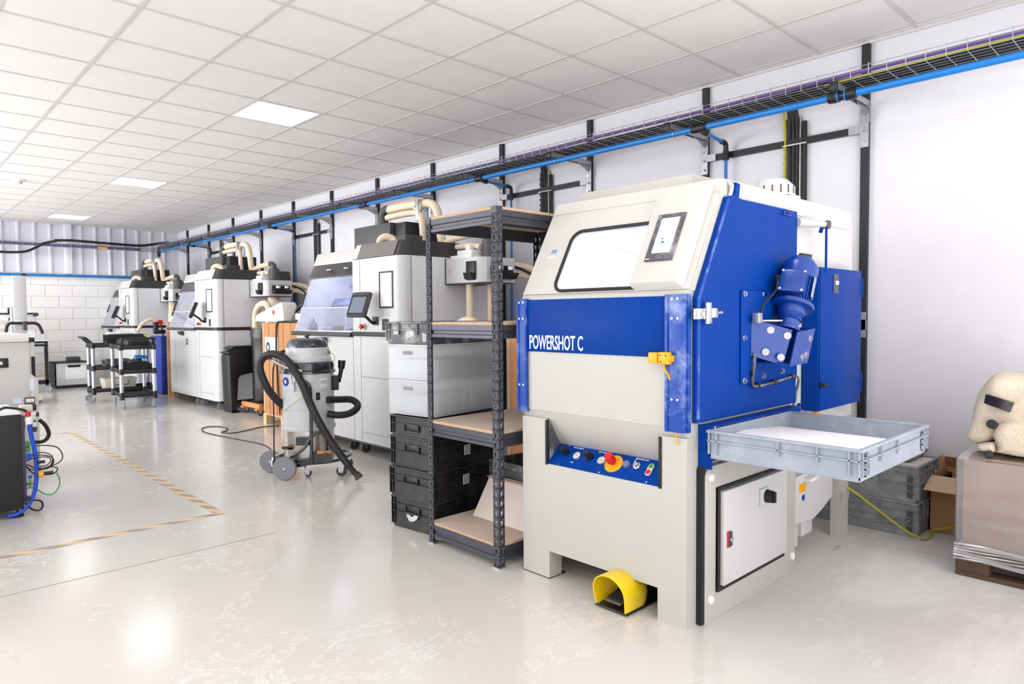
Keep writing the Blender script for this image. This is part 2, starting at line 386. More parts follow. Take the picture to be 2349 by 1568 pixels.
def frame(o, u, v):
    """matrix taking (u,v,w) to the room: origin o, unit axes u, v and their normal"""
    o, u, v = Vector(o), Vector(u).normalized(), Vector(v).normalized(); w = u.cross(v)
    return Matrix(((u.x, v.x, w.x, o.x), (u.y, v.y, w.y, o.y), (u.z, v.z, w.z, o.z), (0, 0, 0, 1)))
def rrect(w, h, r, n=5, cx=0, cy=0):
    p = []
    for k, (sx, sy) in enumerate(((1, 1), (-1, 1), (-1, -1), (1, -1))):
        for i in range(n+1):
            a = PI/2*k+PI/2*i/n; p.append((cx+sx*(w/2-r)+r*math.cos(a), cy+sy*(h/2-r)+r*math.sin(a)))
    return p
NEG = lambda m: m

# ------------------------------------------------------------------ the room
XW, YF, ZC = 4.92, 15.45, 3.10
X0, Y0 = -6.0, -3.0
fl = struct('floor', G().box(X0, XW, Y0, YF, -.12, 0), 'floor')
j = onz(0, 1366)
struct('expansion_joint', G().box(.1, 1.75, 3.918, 3.924, 0, .0008), 'joint', fl)
M['greenmark'] = mat('faded_green_line', (176, 196, 160), .7, var=.08, scale=20)
for (a_, b_) in (((1690, 1190), (1800, 1212)), ((1945, 1222), (2040, 1250)), ((2055, 1256), (2165, 1276))):
    p_, q_ = onz(*a_), onz(*b_); d_ = (q_-p_).normalized(); n__ = Vector((-d_.y, d_.x, 0))*.005
    struct('painted_line', G().prism([((p_-n__).x, (p_-n__).y), ((q_-n__).x, (q_-n__).y), ((q_+n__).x, (q_+n__).y), ((p_+n__).x, (p_+n__).y)], 'z', .0002, .0008), 'greenmark', fl)
wr = struct('wall_right', G().box(XW, XW+.12, Y0, YF+.12, 0, ZC+.1), 'wall')
struct('wall_left', G().box(X0-.12, X0, Y0, YF+.12, 0, ZC+.1), 'wall')
struct('wall_back', G().box(X0, XW, Y0-.12, Y0, 0, ZC+.1), 'wall')
wf = struct('wall_far', G().box(X0, XW, YF, YF+.12, 0, ZC+.1), 'wall')
# lower far wall: painted blocks with recessed joints
bw, bh = .44, .2145; blk = None
for r in range(10):
    for c in range(-1, 9):
        x = 1.2+(c+(.5 if r % 2 else 0))*bw; z = .0+r*bh; x1 = min(x+bw-.008, XW-.002)
        if x1-x < .05: continue
        g = G().box(x, x1, YF-.012+.0, YF+.001, z, z+bh-.008, .003, 1)
        struct('wall_block', g, 'block', wf)
rest = G()
for r in range(10):
    rest.box(X0, .98, YF-.012, YF+.001, r*bh, r*bh+bh-.008)
o = struct('block_course', rest, 'block', wf); o['kind'] = 'stuff'
# upper far wall: ribbed cladding
g = G(); x = X0; pts = [(X0, YF-.005)]
while x < XW-.25:
    pts += [(x+.09, YF-.012), (x+.105, YF-.045), (x+.135, YF-.045), (x+.15, YF-.012), (x+.25, YF-.012)]; x += .25
pts += [(XW, YF-.012), (XW, YF)]; pts[0] = (X0, YF); g.prism(pts, 'z', 2.15, ZC)
struct('cladding_sheet', g, 'clad', wf)
struct('cladding_rail', G().box(2.88, 2.96, YF-.08, YF-.01, 2.15, ZC), 'clad', wf)
struct('trim_1', G().box(X0, XW, YF-.05, YF-.0, ZC-.022, ZC), 'grid')
struct('trim_2', G().box(XW-.02, XW, Y0, YF, ZC-.018, ZC), 'grid')
# ceiling: slab, T-grid and tiles
ce = struct('ceiling', G().box(X0, XW, Y0, YF, ZC+.03, ZC+.12), 'ceil')
gx = [.03+.6*k for k in range(-10, 9)]; gy = [.2+.6*k for k in range(-5, 26)]
g = G()
for x in gx: g.box(x-.012, x+.012, Y0, YF, ZC-.003, ZC+.012)
for y in gy: g.box(X0, XW, y-.012, y+.012, ZC-.0028, ZC+.0115)
struct('ceiling_grid', g, 'grid', ce)
lamps = [(3, 2), (3, 9), (3, 16), (3, 23)]    # tile column (x from 2.43), tile row (y 1.4, 5.6, 9.8, 14.0)
LX = [2.43, -.57, -3.57]; LY = [-2.8+.0, 1.4, 5.6, 9.8, 14.0]
tile_me = mesh_of('ceiling_tile', G().box(-.287, .287, -.287, .287, 0, .014, .002, 1), 'ceil')
cand = []; far = G()
for i, x in enumerate(gx):
    for k, y in enumerate(gy):
        if y+.6 > YF or x+.6 > XW: 
            xa, xb, ya, yb = x+.012, min(x+.588, XW), y+.012, min(y+.588, YF)
            if xb-xa > .02 and yb-ya > .02: far.box(xa, xb, ya, yb, ZC+.001, ZC+.018)
            continue
        if any(abs(x-a) < .1 for a in LX) and any(abs(y-b) < .1 for b in LY): continue
        c = Vector((x+.3, y+.3, ZC)); d = c-Vector((0, 0, CAMH)); dep = d.dot(fwd)
        u = 1174.5+FPX*d.dot(RT)/max(dep, .01); v = 784+FPX*d.dot(DN)/max(dep, .01)
        ok = dep > .2 and -150 < u < 2500 and -150 < v < 1568
        cand.append(((d.length if ok else 1e3+d.length), x, y))
cand.sort()
for k, (d, x, y) in enumerate(cand):
    if k < 290:
        o = bpy.data.objects.new('ceiling_tile', tile_me); COL.objects.link(o); o.location = (x+.3, y+.3, ZC+.001); o.parent = ce
    else: far.box(x+.013, x+.587, y+.013, y+.587, ZC+.001, ZC+.018)
o = struct('outlying_tiles', far, 'ceil', ce); o['kind'] = 'stuff'
# LED panels
names = {(0, 2): 'square LED ceiling panel nearest the camera, above the blue and cream machine', (0, 1): 'nothing'}
for i, x in enumerate(LX):
    for k, y in enumerate(LY):
        if y < -2.9: continue
        if i == 0 and k >= 2: lab = ['largest lit square LED panel in the ceiling grid', 'middle one of the three lit LED panels in the ceiling row', 'farthest lit LED ceiling panel near the ribbed far wall'][k-2]; gp = None
        else: lab = 'square LED ceiling panel outside the picture'; gp = 'LED panels outside the picture'
        t = thing('ceiling_light', lab, 'light', (x+.3, y+.3, ZC), group=gp)
        g = G()
        for a in (x+.012, x+.573): g.box(a, a+.015, y+.012, y+.588, ZC-.004, ZC+.014)
        for b in (y+.012, y+.573): g.box(x+.027, x+.573, b, b+.015, ZC-.004, ZC+.014)
        part('frame', g, 'white', t); part('diffuser', G().box(x+.027, x+.573, y+.027, y+.573, ZC-.001, ZC+.01), 'led', t)
# smoke detector
p = onz(42, 412, ZC)
t = thing('smoke_detector', 'round white smoke detector on the ceiling at far left', 'smoke detector', p)
part('base', G().lathe([(0, 0), (.075, 0), (.075, -.012), (.06, -.02)], p, 24), 'white', t)
part('sensor_head', G().lathe([(.045, -.018), (.045, -.04), (.036, -.055), (0, -.06)], p, 24), 'stripey', t)

# ------------------------------------------------------------------ wall struts and rails (part of the building)
SY = [1.70+1.193*k for k in range(0, 12)]; n = 3
SY = [.507]+SY
for y in SY:
    z0 = 0
    t = struct('trim_%d' % n, G().box(XW-.035, XW, y-.024, y+.024, z0, ZC-.02), 'blackmetal'); n += 1
    g = G().box(XW-.042, XW-.03, y-.026, y+.026, 2.40, 2.62)
    struct('joining_plate', g, 'galv', t)
    g = G()
    for z in (2.43, 2.50, 2.57): g.cyl((XW-.055, y, z), (XW-.04, y, z), .011, seg=6)
    struct('bolt', g, 'chrome', t)
# horizontal rails
for a, b in ((1.70, 2.893), (4.086, 5.279), (8.858, 10.051), (12.437, 13.63)):
    t = struct('trim_%d' % n, G().box(XW-.033, XW-.002, a+.03, b-.03, 2.50, 2.545), 'blackmetal'); n += 1
    for y, s in ((a, 1), (b, -1)): struct('joining_plate', G().box(XW-.044, XW-.034, min(y, y+s*.1), max(y, y+s*.1), 2.495, 2.55), 'galv', t)
p = onx(1975, 745, XW)
t = struct('trim_%d' % n, G().box(XW-.033, XW-.002, 1.72, 2.9, 1.19, 1.24), 'blackmetal'); n += 1
struct('joining_plate', G().box(XW-.046, XW-.036, 1.67, 1.80, 1.18, 1.25).box(XW-.046, XW-.036, 1.675, 1.725, 1.13, 1.30), 'galv', t)

# cantilever brackets under the cable basket
for y in SY[1:]:
    yy = y-.01; k = SY.index(y)
    lab = ['galvanised tray bracket level with the black pipe coupling', 'galvanised tray bracket beside the tee of the nearest blue drop pipe', 'galvanised tray bracket above the open steel rack', 'galvanised tray bracket above the rack at its left post'][k-1] if k <= 4 else 'galvanised tray bracket on a black wall strut towards the far corner'
    t = thing('tray_bracket', lab, 'bracket', (XW-.04, yy, 2.66), group='tray brackets towards the far corner' if k > 4 else None)
    part('arm', G().box(4.34, XW-.04, yy-.02, yy-.016, 2.662, 2.70).box(4.34, XW-.04, yy+.016, yy+.02, 2.662, 2.70).box(4.34, XW-.04, yy-.02, yy+.02, 2.698, 2.702), 'galv', t)
    part('end_cap', G().box(4.33, 4.345, yy-.024, yy+.024, 2.658, 2.704, .002), 'black', t)
    part('foot_plate', G().prism([(XW-.042, 2.60), (XW-.042, 2.70), (XW-.20, 2.70), (XW-.20, 2.665)], 'y', yy-.003, yy+.003).box(XW-.05, XW-.042, yy-.026, yy+.026, 2.56, 2.70), 'galv', t)

# ------------------------------------------------------------------ wire basket and its cables
YE = 15.0; BX0, BX1, BZ0, BZ1 = 4.36, 4.66, 2.706, 2.765
t = thing('cable_basket', 'long steel wire cable basket running along the right wall', 'cable tray', (4.5, .2, BZ0))
g = G()
for x, z in [(BX0, BZ1), (BX0, (BZ0+BZ1)/2+.004), (BX1, BZ1), (BX1, (BZ0+BZ1)/2)] + [(BX0+.05*k, BZ0) for k in range(0, 7)]:
    g.cyl((x, -.5, z), (x, YE, z), .0023, seg=5)
part('long_wires', g, 'galv', t, kind='stuff')
g = G(); y = -.5
while y < YE:
    g.box(BX0-.002, BX0+.002, y-.002, y+.002, BZ0, BZ1+.012).box(BX1-.002, BX1+.002, y-.002, y+.002, BZ0, BZ1+.012).box(BX0, BX1, y-.002, y+.002, BZ0-.003, BZ0+.001)
    y += .1
part('cross_wires', g, 'galv', t, kind='stuff')
def wavy(x, z, y0, y1, amp, seed, step=.45):
    rnd = random.Random(seed); return [(x+rnd.uniform(-amp, amp), y0+k*(y1-y0)/max(1, int((y1-y0)/step)), z+rnd.uniform(-amp, amp)*.5) for k in range(int((y1-y0)/step)+1)]
for k in range(9):
    g = G().tube(wavy(4.42+.028*k, 2.722+.004*(k % 3), -.5, YE-.05, .007, 40+k), .011, 7, 3)
    one('power_cable', g, 'cable', 'thick black cable lying in the wire basket on the right wall', 'cable', (4.42+.028*k, -.5, 2.72), 'black cables in the wall basket')
one('purple_cable', G().tube(wavy(4.39, 2.742, -.5, YE-.05, .004, 7), .013, 8, 3), 'purple', 'thick purple cable at the front of the wall basket', 'cable', (4.39, -.5, 2.74))
one('purple_cable', G().tube(wavy(4.415, 2.756, -.5, 9, .006, 9), .008, 8, 3), 'purple', 'thin purple cable lying over the thick one in the wall basket', 'cable', (4.41, -.5, 2.75))
one('earth_cable', G().tube([(4.40, -.5, 2.722), (4.398, .6, 2.724), (4.40, 1.3, 2.722), (4.41, 1.75, 2.72), (4.47, 2.1, 2.735), (4.6, 2.3, 2.75), (4.8, 2.26, 2.75), (4.875, 2.24, 2.68), (4.878, 2.24, 2.0), (4.878, 2.24, 1.5)], .007, 7, 5), 'yellowgreen', 'yellow-green earth cable running from the basket down the wall', 'cable', (4.4, -.5, 2.72))
# vertical cable drops on perforated channels
def channel(y, z0, lab, side=True):
    t = thing('cable_channel', lab, 'cable channel', (XW, y, z0))
    g = G().box(XW-.03, XW-.001, y-.06, y-.052, z0, 2.70).box(XW-.03, XW-.001, y+.052, y+.06, z0, 2.70).box(XW-.006, XW-.001, y-.06, y+.06, z0, 2.70)
    part('rail', g, 'galv', t)
    g = G(); z = z0+.02
    while z < 2.66: g.box(XW-.0315, XW-.0295, y+.050, y+.0625, z, z+.02); z += .05
    part('slots', g, 'black', t, kind='stuff')
    for k in range(3): part('cable', G().tube([(XW-.03-.006*(k % 2), y-.03+.028*k, z0), (XW-.032, y-.032+.028*k, (z0+2.7)/2), (XW-.03, y-.03+.028*k, 2.72), (4.70, y-.03+.028*k, 2.745)], .012, 7, 6), 'cable', t)
    part('corrugated_conduit', G().tube([(XW-.022, y-.085, z0), (XW-.022, y-.086, 2.2), (XW-.022, y-.085, 2.66)], .016, 10, 6, rib=.1, pitch=.014), 'cable', t)
    for z in (2.5, 2.0): part('cable_tie', G().box(XW-.052, XW-.0, y-.105, y+.065, z, z+.006), 'white', t)
channel(2.19, .6, 'black cable bundle in a perforated channel behind the grey roof motor')
channel(4.66, .6, 'black cable bundle in a perforated channel left of the cream machine head')
channel(9.33, .6, 'black cable bundle in a perforated channel behind the open lit booth')
channel(13.0, .6, 'farthest black cable bundle in a channel behind the middle printer')

# ------------------------------------------------------------------ compressed air pipe
PX, PZ, PR = 4.42, 2.634, .0215
t = thing('air_pipe', 'long bright blue compressed air pipe under the wall cable basket', 'pipe', (PX, -.5, PZ))
part('main_run', G().cyl((PX, -.5, PZ), (PX, 15.03, PZ), PR, seg=18), 'pipe', t)
for y in (1.67, 7.21):
    prof = [(.024, -.085), (.034, -.08), (.036, -.03), (.029, -.012), (.029, .012), (.036, .03), (.034, .08), (.024, .085)]
    part('coupling', G().lathe(prof, (PX, y, PZ), 20, (0, 1, 0)), 'black', t)
    for s in (-1, 1): part('coupling_ring', G().cyl((PX, y+s*.018, PZ), (PX, y+s*.026, PZ), .0365, seg=20), 'pipe', t)
for k, y in enumerate(SY[1:]):
    if k % 1 == 0 and k not in (0,):
        g = G().tube([(PX+(PR+.003)*math.cos(a), y-.02, PZ+(PR+.003)*math.sin(a)) for a in [2*PI*q/12 for q in range(12)]], .003, 5, 1, closed=True)
        part('pipe_clip', g.cyl((PX, y-.02, PZ+PR), (PX, y-.02, 2.664), .004, seg=6), 'chrome', t)
for yt, z1, yd in ((2.66, 1.86, 2.69), (5.08, 1.22, 5.09), (9.81, 1.35, 9.92), (13.25, 2.2, 13.4)):
    part('tee_fitting', G().cyl((PX, yt-.045, PZ), (PX, yt+.045, PZ), .032, seg=16).cyl((PX, yt, PZ-.005), (PX+.09, yt, PZ-.02), .024, seg=14).cyl((PX, yt-.06, PZ), (PX, yt-.038, PZ), .028, seg=16).cyl((PX, yt+.038, PZ), (PX, yt+.06, PZ), .028, seg=16), 'black', t)
    part('branch_pipe', G().cyl((PX+.08, yt, PZ-.018), (XW-.09, yd, PZ-.03), .0125, seg=12), 'pipe', t)
    part('elbow_fitting', G().tube([(XW-.14, yd, PZ-.028), (XW-.09, yd, PZ-.03), (XW-.072, yd, PZ-.05), (XW-.07, yd, PZ-.12)], .0195, 12, 4).cyl((XW-.07, yd, PZ-.09), (XW-.07, yd, PZ-.16), .023, seg=12), 'black', t)
    part('drop_pipe', G().cyl((XW-.07, yd, PZ-.12), (XW-.07, yd, z1), .0125, seg=12), 'pipe', t)
    part('pipe_end', G().cyl((XW-.07, yd, z1-.07), (XW-.07, yd, z1), .026, .017, 12), 'black', t)
part('end_elbow', G().tube([(PX, 15.0, PZ), (PX, 15.06, PZ), (PX, 15.08, PZ-.04), (PX, 15.08, PZ-.1)], .034, 12, 4), 'black', t)
part('far_drop', G().cyl((PX, 15.08, PZ-.1), (PX, 15.08, 2.2), .0125, seg=12), 'pipe', t)
# far wall pipe and cables
t = thing('far_air_pipe', 'blue air pipe crossing the far wall where blocks meet cladding', 'pipe', (3.9, YF-.06, 2.11))
part('run', G().cyl((-4, YF-.06, 2.095), (4.1, YF-.06, 2.11), .024, seg=14), 'pipe', t)
q = ony(54, 630, YF-.06); part('joint_sleeve', G().cyl((q.x-.03, YF-.06, 2.102), (q.x+.03, YF-.06, 2.102), .03, seg=14), 'black', t)
t = thing('far_cable_basket', 'wire cable basket crossing the ribbed cladding of the far wall', 'cable tray', (3.5, 15.2, 2.6))
g = G()
for yy, zz in ((15.12, 2.70), (15.12, 2.67), (15.12, 2.645), (15.22, 2.645), (15.32, 2.645), (15.32, 2.70)): g.cyl((-4, yy, zz), (4.66, yy, zz), .003, seg=4)
x = -4
while x < 4.6: g.box(x-.003, x+.003, 15.118, 15.122, 2.645, 2.71).box(x-.003, x+.003, 15.12, 15.32, 2.642, 2.646); x += .15
part('basket_wires', g, 'galv', t, kind='stuff')
for k, (yy, mm, r) in enumerate(((15.15, 'purple', .022), (15.195, 'purple', .022), (15.245, 'cable', .022), (15.29, 'purple', .02))):
    lab = ['front purple cable in the far wall basket', 'thicker purple cable behind the front one in the far wall basket', 'black cable in the middle of the far wall basket', 'rearmost purple cable in the far wall basket'][k]
    one('data_cable', G().tube([(-4+.9*q, yy+.008*math.sin(q*2+k), 2.668+.004*math.cos(q*3+k)) for q in range(10)], r, 7, 3), mm, lab, 'cable', (-4, yy, 2.6))
A = lambda x, y: ony(x, y, 15.10)
one('sagging_cable', G().tube([A(-60, 572), A(0, 577), A(30, 578), A(60, 576), A(85, 566), A(103, 557), A(130, 552)], .022, 8, 6), 'cable', 'black cable sagging below the far wall basket at far left', 'cable', A(0, 577))
one('corner_cable', G().tube([A(125, 551), A(160, 551), A(200, 554), A(260, 559), A(320, 563), A(352, 560), A(385, 556), (4.42, 14.6, 2.74)], .024, 8, 6), 'cable', 'black cable bundle arching over the far wall basket to the corner', 'cable', A(200, 554))
part('cable_label', G().box(3.34, 3.50, 15.10, 15.112, 2.635, 2.665), 'orange', t)
g = G()
for px_ in (25, 200):
    c = A(px_, 560); g.cyl((c.x, 15.2, 2.58), (c.x, 15.2, ZC), .004, seg=5)
part('hanger_rod', g, 'galv', t)
# ------------------------------------------------------------------ hazard tape on the floor
def tapes(name, x0, x1, y0, y1, ax, lab):
    one(name, G().box(x0, x1, y0, y1, 0.0003, .0012), hazard_mat(ax), lab, 'floor tape', (x0, y0, 0))
tapes('hazard_tape', 1.64, 1.70, 4.60, 9.0, 'y', 'long worn yellow and grey hazard tape running away across the floor')
tapes('hazard_tape', -1.6, 1.70, 4.54, 4.60, 'x', 'nearest cross strip of hazard tape, left of the floor centre')
tapes('hazard_tape', -1.6, 1.70, 9.0, 9.05, 'x', 'faint far cross strip of hazard tape behind the cable tangle')
# ------------------------------------------------------------------ the blue and cream blasting machine
FX, YR, YL = 2.405, 1.50, 2.45
t = bm_ = thing('blasting_machine', 'large cream cabinet machine with blue side doors and a lit sloping window', 'machine', (2.9, 2.0, 0))
g = G().prism([(1.50, 0), (1.64, 0), (1.64, .138), (2.27, .138), (2.27, 0), (2.45, 0), (2.45, .79), (2.283, .79), (2.283, .57), (1.627, .57), (1.627, .79), (1.50, .79)], 'x', FX, FX+.09)
part('front_plate', g, 'cream', t)
g = G().box(FX+.09, 3.36, YR, YR+.03, .0, .79).box(FX+.09, 3.36, YL-.03, YL, 0, .79).box(FX+.09, 3.36, YR+.03, YL-.03, .14, .50).box(3.33, 3.36, YR+.03, YL-.03, .14, .7)
g.box(FX+.09, FX+.13, YR+.03, YR+.12, 0, .14).box(FX+.09, FX+.13, YL-.12, YL-.03, 0, .14)
part('base_cabinet', g, 'cream', t)
part('foot', G().box(FX-.001, FX+.12, YL-.18, YL, -.0, .004), 'rubber', t)
g = G().prism([(FX, .815), (FX, 1.385), (FX+.012, 1.397), (2.60, 1.397), (3.36, 1.397), (3.36, .79), (2.72, .79), (2.56, .62), (2.50, .655)], 'y', YR+.001, YL-.001)
part('blast_chamber', g, 'cream', t)
# recess cheeks and gaskets
part('recess_cheek', G().box(FX+.003, FX+.12, 2.281, 2.287, .565, .79), 'cratedark', t)
for y in (1.627, 2.283): part('edge_gasket', G().box(FX-.006, FX+.012, y-.007, y+.007, .565, .785, .003), 'rubber', t)
# control panel
cf = frame((FX+.004, 2.283, .572), (0, -1, 0), (.092, 0, .088))
CW, CH = .655, .127
cp = part('control_panel', G().box(.0, CW, .0, CH, -.006, .0, .001, 1, cf), 'blue', t)
def cyl_on(fr, u, v, w0, w1, r, r2=None, seg=24, g=None): return (g or G()).cyl(fr@Vector((u, v, w0)), fr@Vector((u, v, w1)), r, r2, seg)
cu = [(x, CW*(x-1262)/250.) for x in (1,)]
for u in (.075, .225):
    k = part('control_knob', cyl_on(cf, u, .075, .001, .007, .02).cyl(cf@Vector((u, .075, .007)), cf@Vector((u, .075, .045)), .016, .0145, 20), 'black', cp)
for u in (.15, .30):
    k = part('pressure_gauge', cyl_on(cf, u, .068, .0, .008, .023, .021), 'chrome', cp)
    part('gauge_face', cyl_on(cf, u, .068, .008, .0085, .0185), 'alupale', cp)
    part('gauge_needle', G().box(u-.012, u+.006, .067, .069, .0086, .0092, 0, 1, cf), 'red', cp)
part('emergency_disc', cyl_on(cf, .372, .065, 0, .003, .046, seg=36), 'orange', cp, 'yellow round plate under the red mushroom button')
part('emergency_button', cyl_on(cf, .366, .070, .003, .02, .014).cyl(cf@Vector((.366, .070, .02)), cf@Vector((.366, .070, .055)), .023, .020, 24), 'red', cp, 'red mushroom emergency stop')
part('push_button', cyl_on(cf, .438, .075, 0, .01, .018, .016), 'toolblue', cp)
part('indicator_drop', G().prism([(.440, .03), (.446, .042), (.450, .03), (.445, .024)], 'z', 0, .0006).xf(cf), 'blue', cp)
part('selector_switch', cyl_on(cf, .495, .075, 0, .006, .018).cyl(cf@Vector((.495, .075, .006)), cf@Vector((.495, .075, .018)), .012, seg=16).box(.483, .489, .085, .11, .012, .02, .002, 1, cf), 'chrome', cp)
part('start_stop_housing', G().prism(rrect(.026, .062, .012, 5, .566, .07), 'z', 0, .006).xf(cf), 'white', cp)
part('start_button', G().prism(rrect(.019, .024, .007, 4, .566, .086), 'z', .006, .009).xf(cf), 'green', cp, 'green start button')
part('stop_button', G().prism(rrect(.019, .024, .007, 4, .566, .055), 'z', .006, .009).xf(cf), 'red', cp, 'red stop button')
for u, v, tx in ((.10, .112, 'BLASTING AIR PREC. UP'), (.255, .112, 'BURST 7 OUT P DRUHM'), (.475, .112, 'DOOR RADIER 7 0 0 EIT'), (.125, .028, '-  B I O S')):
    text_mesh(tx, .0095, cf@Matrix.Translation((u, v, .0004)), 'white', cp, 'panel_lettering', .62, .0002, .0002)
for u, v in ((.07, .118), (.32, .118), (.61, .118), (.07, .006), (.32, .006), (.58, .006)): part('screw', cyl_on(cf, u, v, 0, .002, .005, seg=10), 'chrome', cp)
# front: cream lower guard, blue slide panel, vertical blue rails
part('front_guard', G().box(FX-.004, FX, 1.59, 2.41, .83, 1.125), 'cream', t)
bp = part('slide_panel', G().box(FX-.012, FX, 1.585, 2.405, 1.118, 1.372, .003), 'blue', t)
text_mesh('POWERSHOT C', .096, frame((FX-.0125, 2.388, 1.132), (0, -1, 0), (0, 0, 1)), 'white', bp, 'lettering', .515, .0012)
for ya, yb in ((2.402, 2.462), (1.498, 1.588)):
    r_ = part('guide_rail', G().box(FX-.024, FX-.004, ya, yb, .815, 1.378, .003).box(FX-.03, FX-.018, yb-.014, yb, .815, 1.378, .002).box(FX-.004, FX+.02, ya-(0 if ya > 2 else .004), ya+.004, .815, 1.378), 'blueworn', t)
    for z in (1.36, 1.28, .95):
        for yy in ((ya+yb)/2-.015, (ya+yb)/2+.012): part('rail_screw', G().cyl((FX-.028, yy, z), (FX-.023, yy, z), .005, seg=10), 'chrome', r_)
sw = part('safety_switch', G().box(FX-.05, FX-.012, 1.61, 1.655, 1.095, 1.14, .004).box(FX-.055, FX-.024, 1.555, 1.602, 1.093, 1.143, .005).box(FX-.04, FX-.024, 1.545, 1.555, 1.105, 1.13), 'orange', t, 'orange yellow interlock switch')
for a, b in ((1.565, 1.13), (1.592, 1.13), (1.59, 1.103)): part('switch_screw', G().cyl((FX-.057, a, b), (FX-.054, a, b), .003, seg=8), 'black', sw)
part('switch_cable', G().tube([(FX-.035, 1.585, 1.093), (FX-.04, 1.582, 1.075), (FX-.03, 1.57, 1.05), (FX-.026, 1.565, 1.03)], .004, 6, 5), 'orange', t)
part('lower_cable', G().tube([(FX-.01, 1.54, .815), (FX-.012, 1.545, .79), (FX-.006, 1.54, .765), (FX+.01, 1.538, .76)], .003, 6, 5), 'orange', t)
# head: cheeks, roof, sloping door with window
S0, S1 = Vector((FX+.015, YL, 1.397)), Vector((FX+.275, YL, 1.874))
hf = frame(S0, (0, -1, 0), S1-S0); HV = (S1-S0).length; HU = .955
ck = [(FX+.015, 1.392), (FX+.275, 1.874), (3.36, 1.874), (3.36, 1.392)]
part('head_cheek', G().prism(ck, 'y', YL-.02, YL), 'creamhead', t)
part('head_cheek', G().prism(ck, 'y', YR-.003, YR+.02), 'creamhead', t)
part('head_roof', G().box(FX+.275, 3.36, YR, YL, 1.862, 1.876), 'creamhead', t)
wu, wv, ww, wh = .465, .1825, .53, .33        # window centre and size on the slope
WIN = rrect(ww, wh, .055, 6, wu, wv)
part('sloping_door', G().ring_plate((0, HU, 0, HV), WIN, hf@Matrix.Translation((0, 0, -.012)), .016), 'creamhead', t)
part('door_top_fold', G().box(0, HU, HV-.07, HV-.062, .004, .007, 0, 1, hf).box(-.004, .0, 0, HV, -.02, .004, 0, 1, hf), 'creamhead', t)
g = G(); g.tube([hf@Vector((x, y, .006)) for x, y in rrect(ww+.008, wh+.008, .058, 7, wu, wv)], .0085, 8, 1, closed=True); part('window_gasket', g, 'rubber', t)
g = G(); g.prism(rrect(ww, wh, .055, 7, wu, wv), 'z', -.004, .0).xf(hf); part('window_pane', g, 'glass', t)
# interior of the head: white booth with its work lamp
lp = [(2.46, 1.400), (2.70, 1.845), (3.30, 1.845), (3.30, 1.400)]
g = G().prism(lp, 'y', YR+.04, YR+.05).prism(lp, 'y', YL-.05, YL-.04).box(3.29, 3.30, YR+.05, YL-.05, 1.399, 1.845).box(2.46, 3.29, YR+.05, YL-.05, 1.398, 1.402)
part('booth_lining', g, 'inner', t)
part('work_lamp', G().box(2.80, 2.92, 1.65, 2.30, 1.835, 1.855, .004), 'lampwhite', t)
part('spray_bar', G().cyl((2.9, 1.75, 1.50), (2.9, 2.25, 1.66), .016).cyl((2.9, 2.05, 1.45), (2.9, 2.05, 1.7), .012), 'greypanel', t)
# operator pod with touch screen
def slab(u0, u1, v0, v1, w0, w1, ins):
    b = [(u0, v0, w0), (u1, v0, w0), (u1, v1, w0), (u0, v1, w0)]; tt = [(u0+.0, v0+ins*.6, w1), (u1-ins, v0+ins*.6, w1), (u1-ins*.8, v1-ins*.25, w1), (u0+.0, v1-ins*.25, w1)]
    g = G(); V0 = [g.bm.verts.new(hf@Vector(p)) for p in b]; V1 = [g.bm.verts.new(hf@Vector(p)) for p in tt]
    g.bm.faces.new(V0[::-1]); g.bm.faces.new(V1)
    for i in range(4): g.bm.faces.new((V0[i], V0[(i+1) % 4], V1[(i+1) % 4], V1[i]))
    bmesh.ops.bevel(g.bm, geom=list(g.bm.edges), offset=.004, segments=2, profile=.5, affect='EDGES'); return g
part('operator_pod', slab(.668, .925, .004, .505, .004, .04, .03), 'creamhead', t)
hm = part('touch_screen', G().box(.715, .855, .118, .358, .040, .047, .004, 2, hf), 'cratedark', t, 'upright touch screen in a dark bezel')
part('screen_bezel', G().ring_plate((.719, .851, .122, .354), rrect(.092, .178, .004, 2, .788, .245), hf@Matrix.Translation((0, 0, .0475)), .001), 'cratedark', hm)
sc_ = part('screen_glass', G().box(.742, .834, .156, .334, .0465, .0478, 0, 1, hf), 'screen', hm, 'pale blue lit display')
part('screen_icons', G().box(.76, .80, .20, .2015, .0478, .0482, 0, 1, hf).box(.775, .79, .205, .215, .0478, .0482, 0, 1, hf).box(.75, .77, .27, .272, .0478, .0482, 0, 1, hf).box(.77, .785, .225, .23, .0478, .0482, 0, 1, hf), 'pipe', hm)
part('maker_mark', G().box(.722, .742, .126, .130, .0485, .049, 0, 1, hf), 'white', hm)
wl = part('warning_label', G().box(.678, .698, .065, .125, .0375, .0382, 0, 1, hf@Matrix.Translation((0, 0, -.007))), 'orange', t, 'yellow warning sticker')
part('label_symbol', cyl_on(hf@Matrix.Translation((0, 0, -.007)), .688, .095, .0382, .0386, .0075, seg=14), 'white', wl)
text_mesh('DYE', .030, hf@Matrix.Translation((.085, .235, .0046)), 'pipe', t, 'lettering', .6, .0005, .0004, .15)
text_mesh('MANSION', .020, hf@Matrix.Translation((.068, .206, .0046)), 'white', t, 'lettering', .7, .0003, .0003, .1)
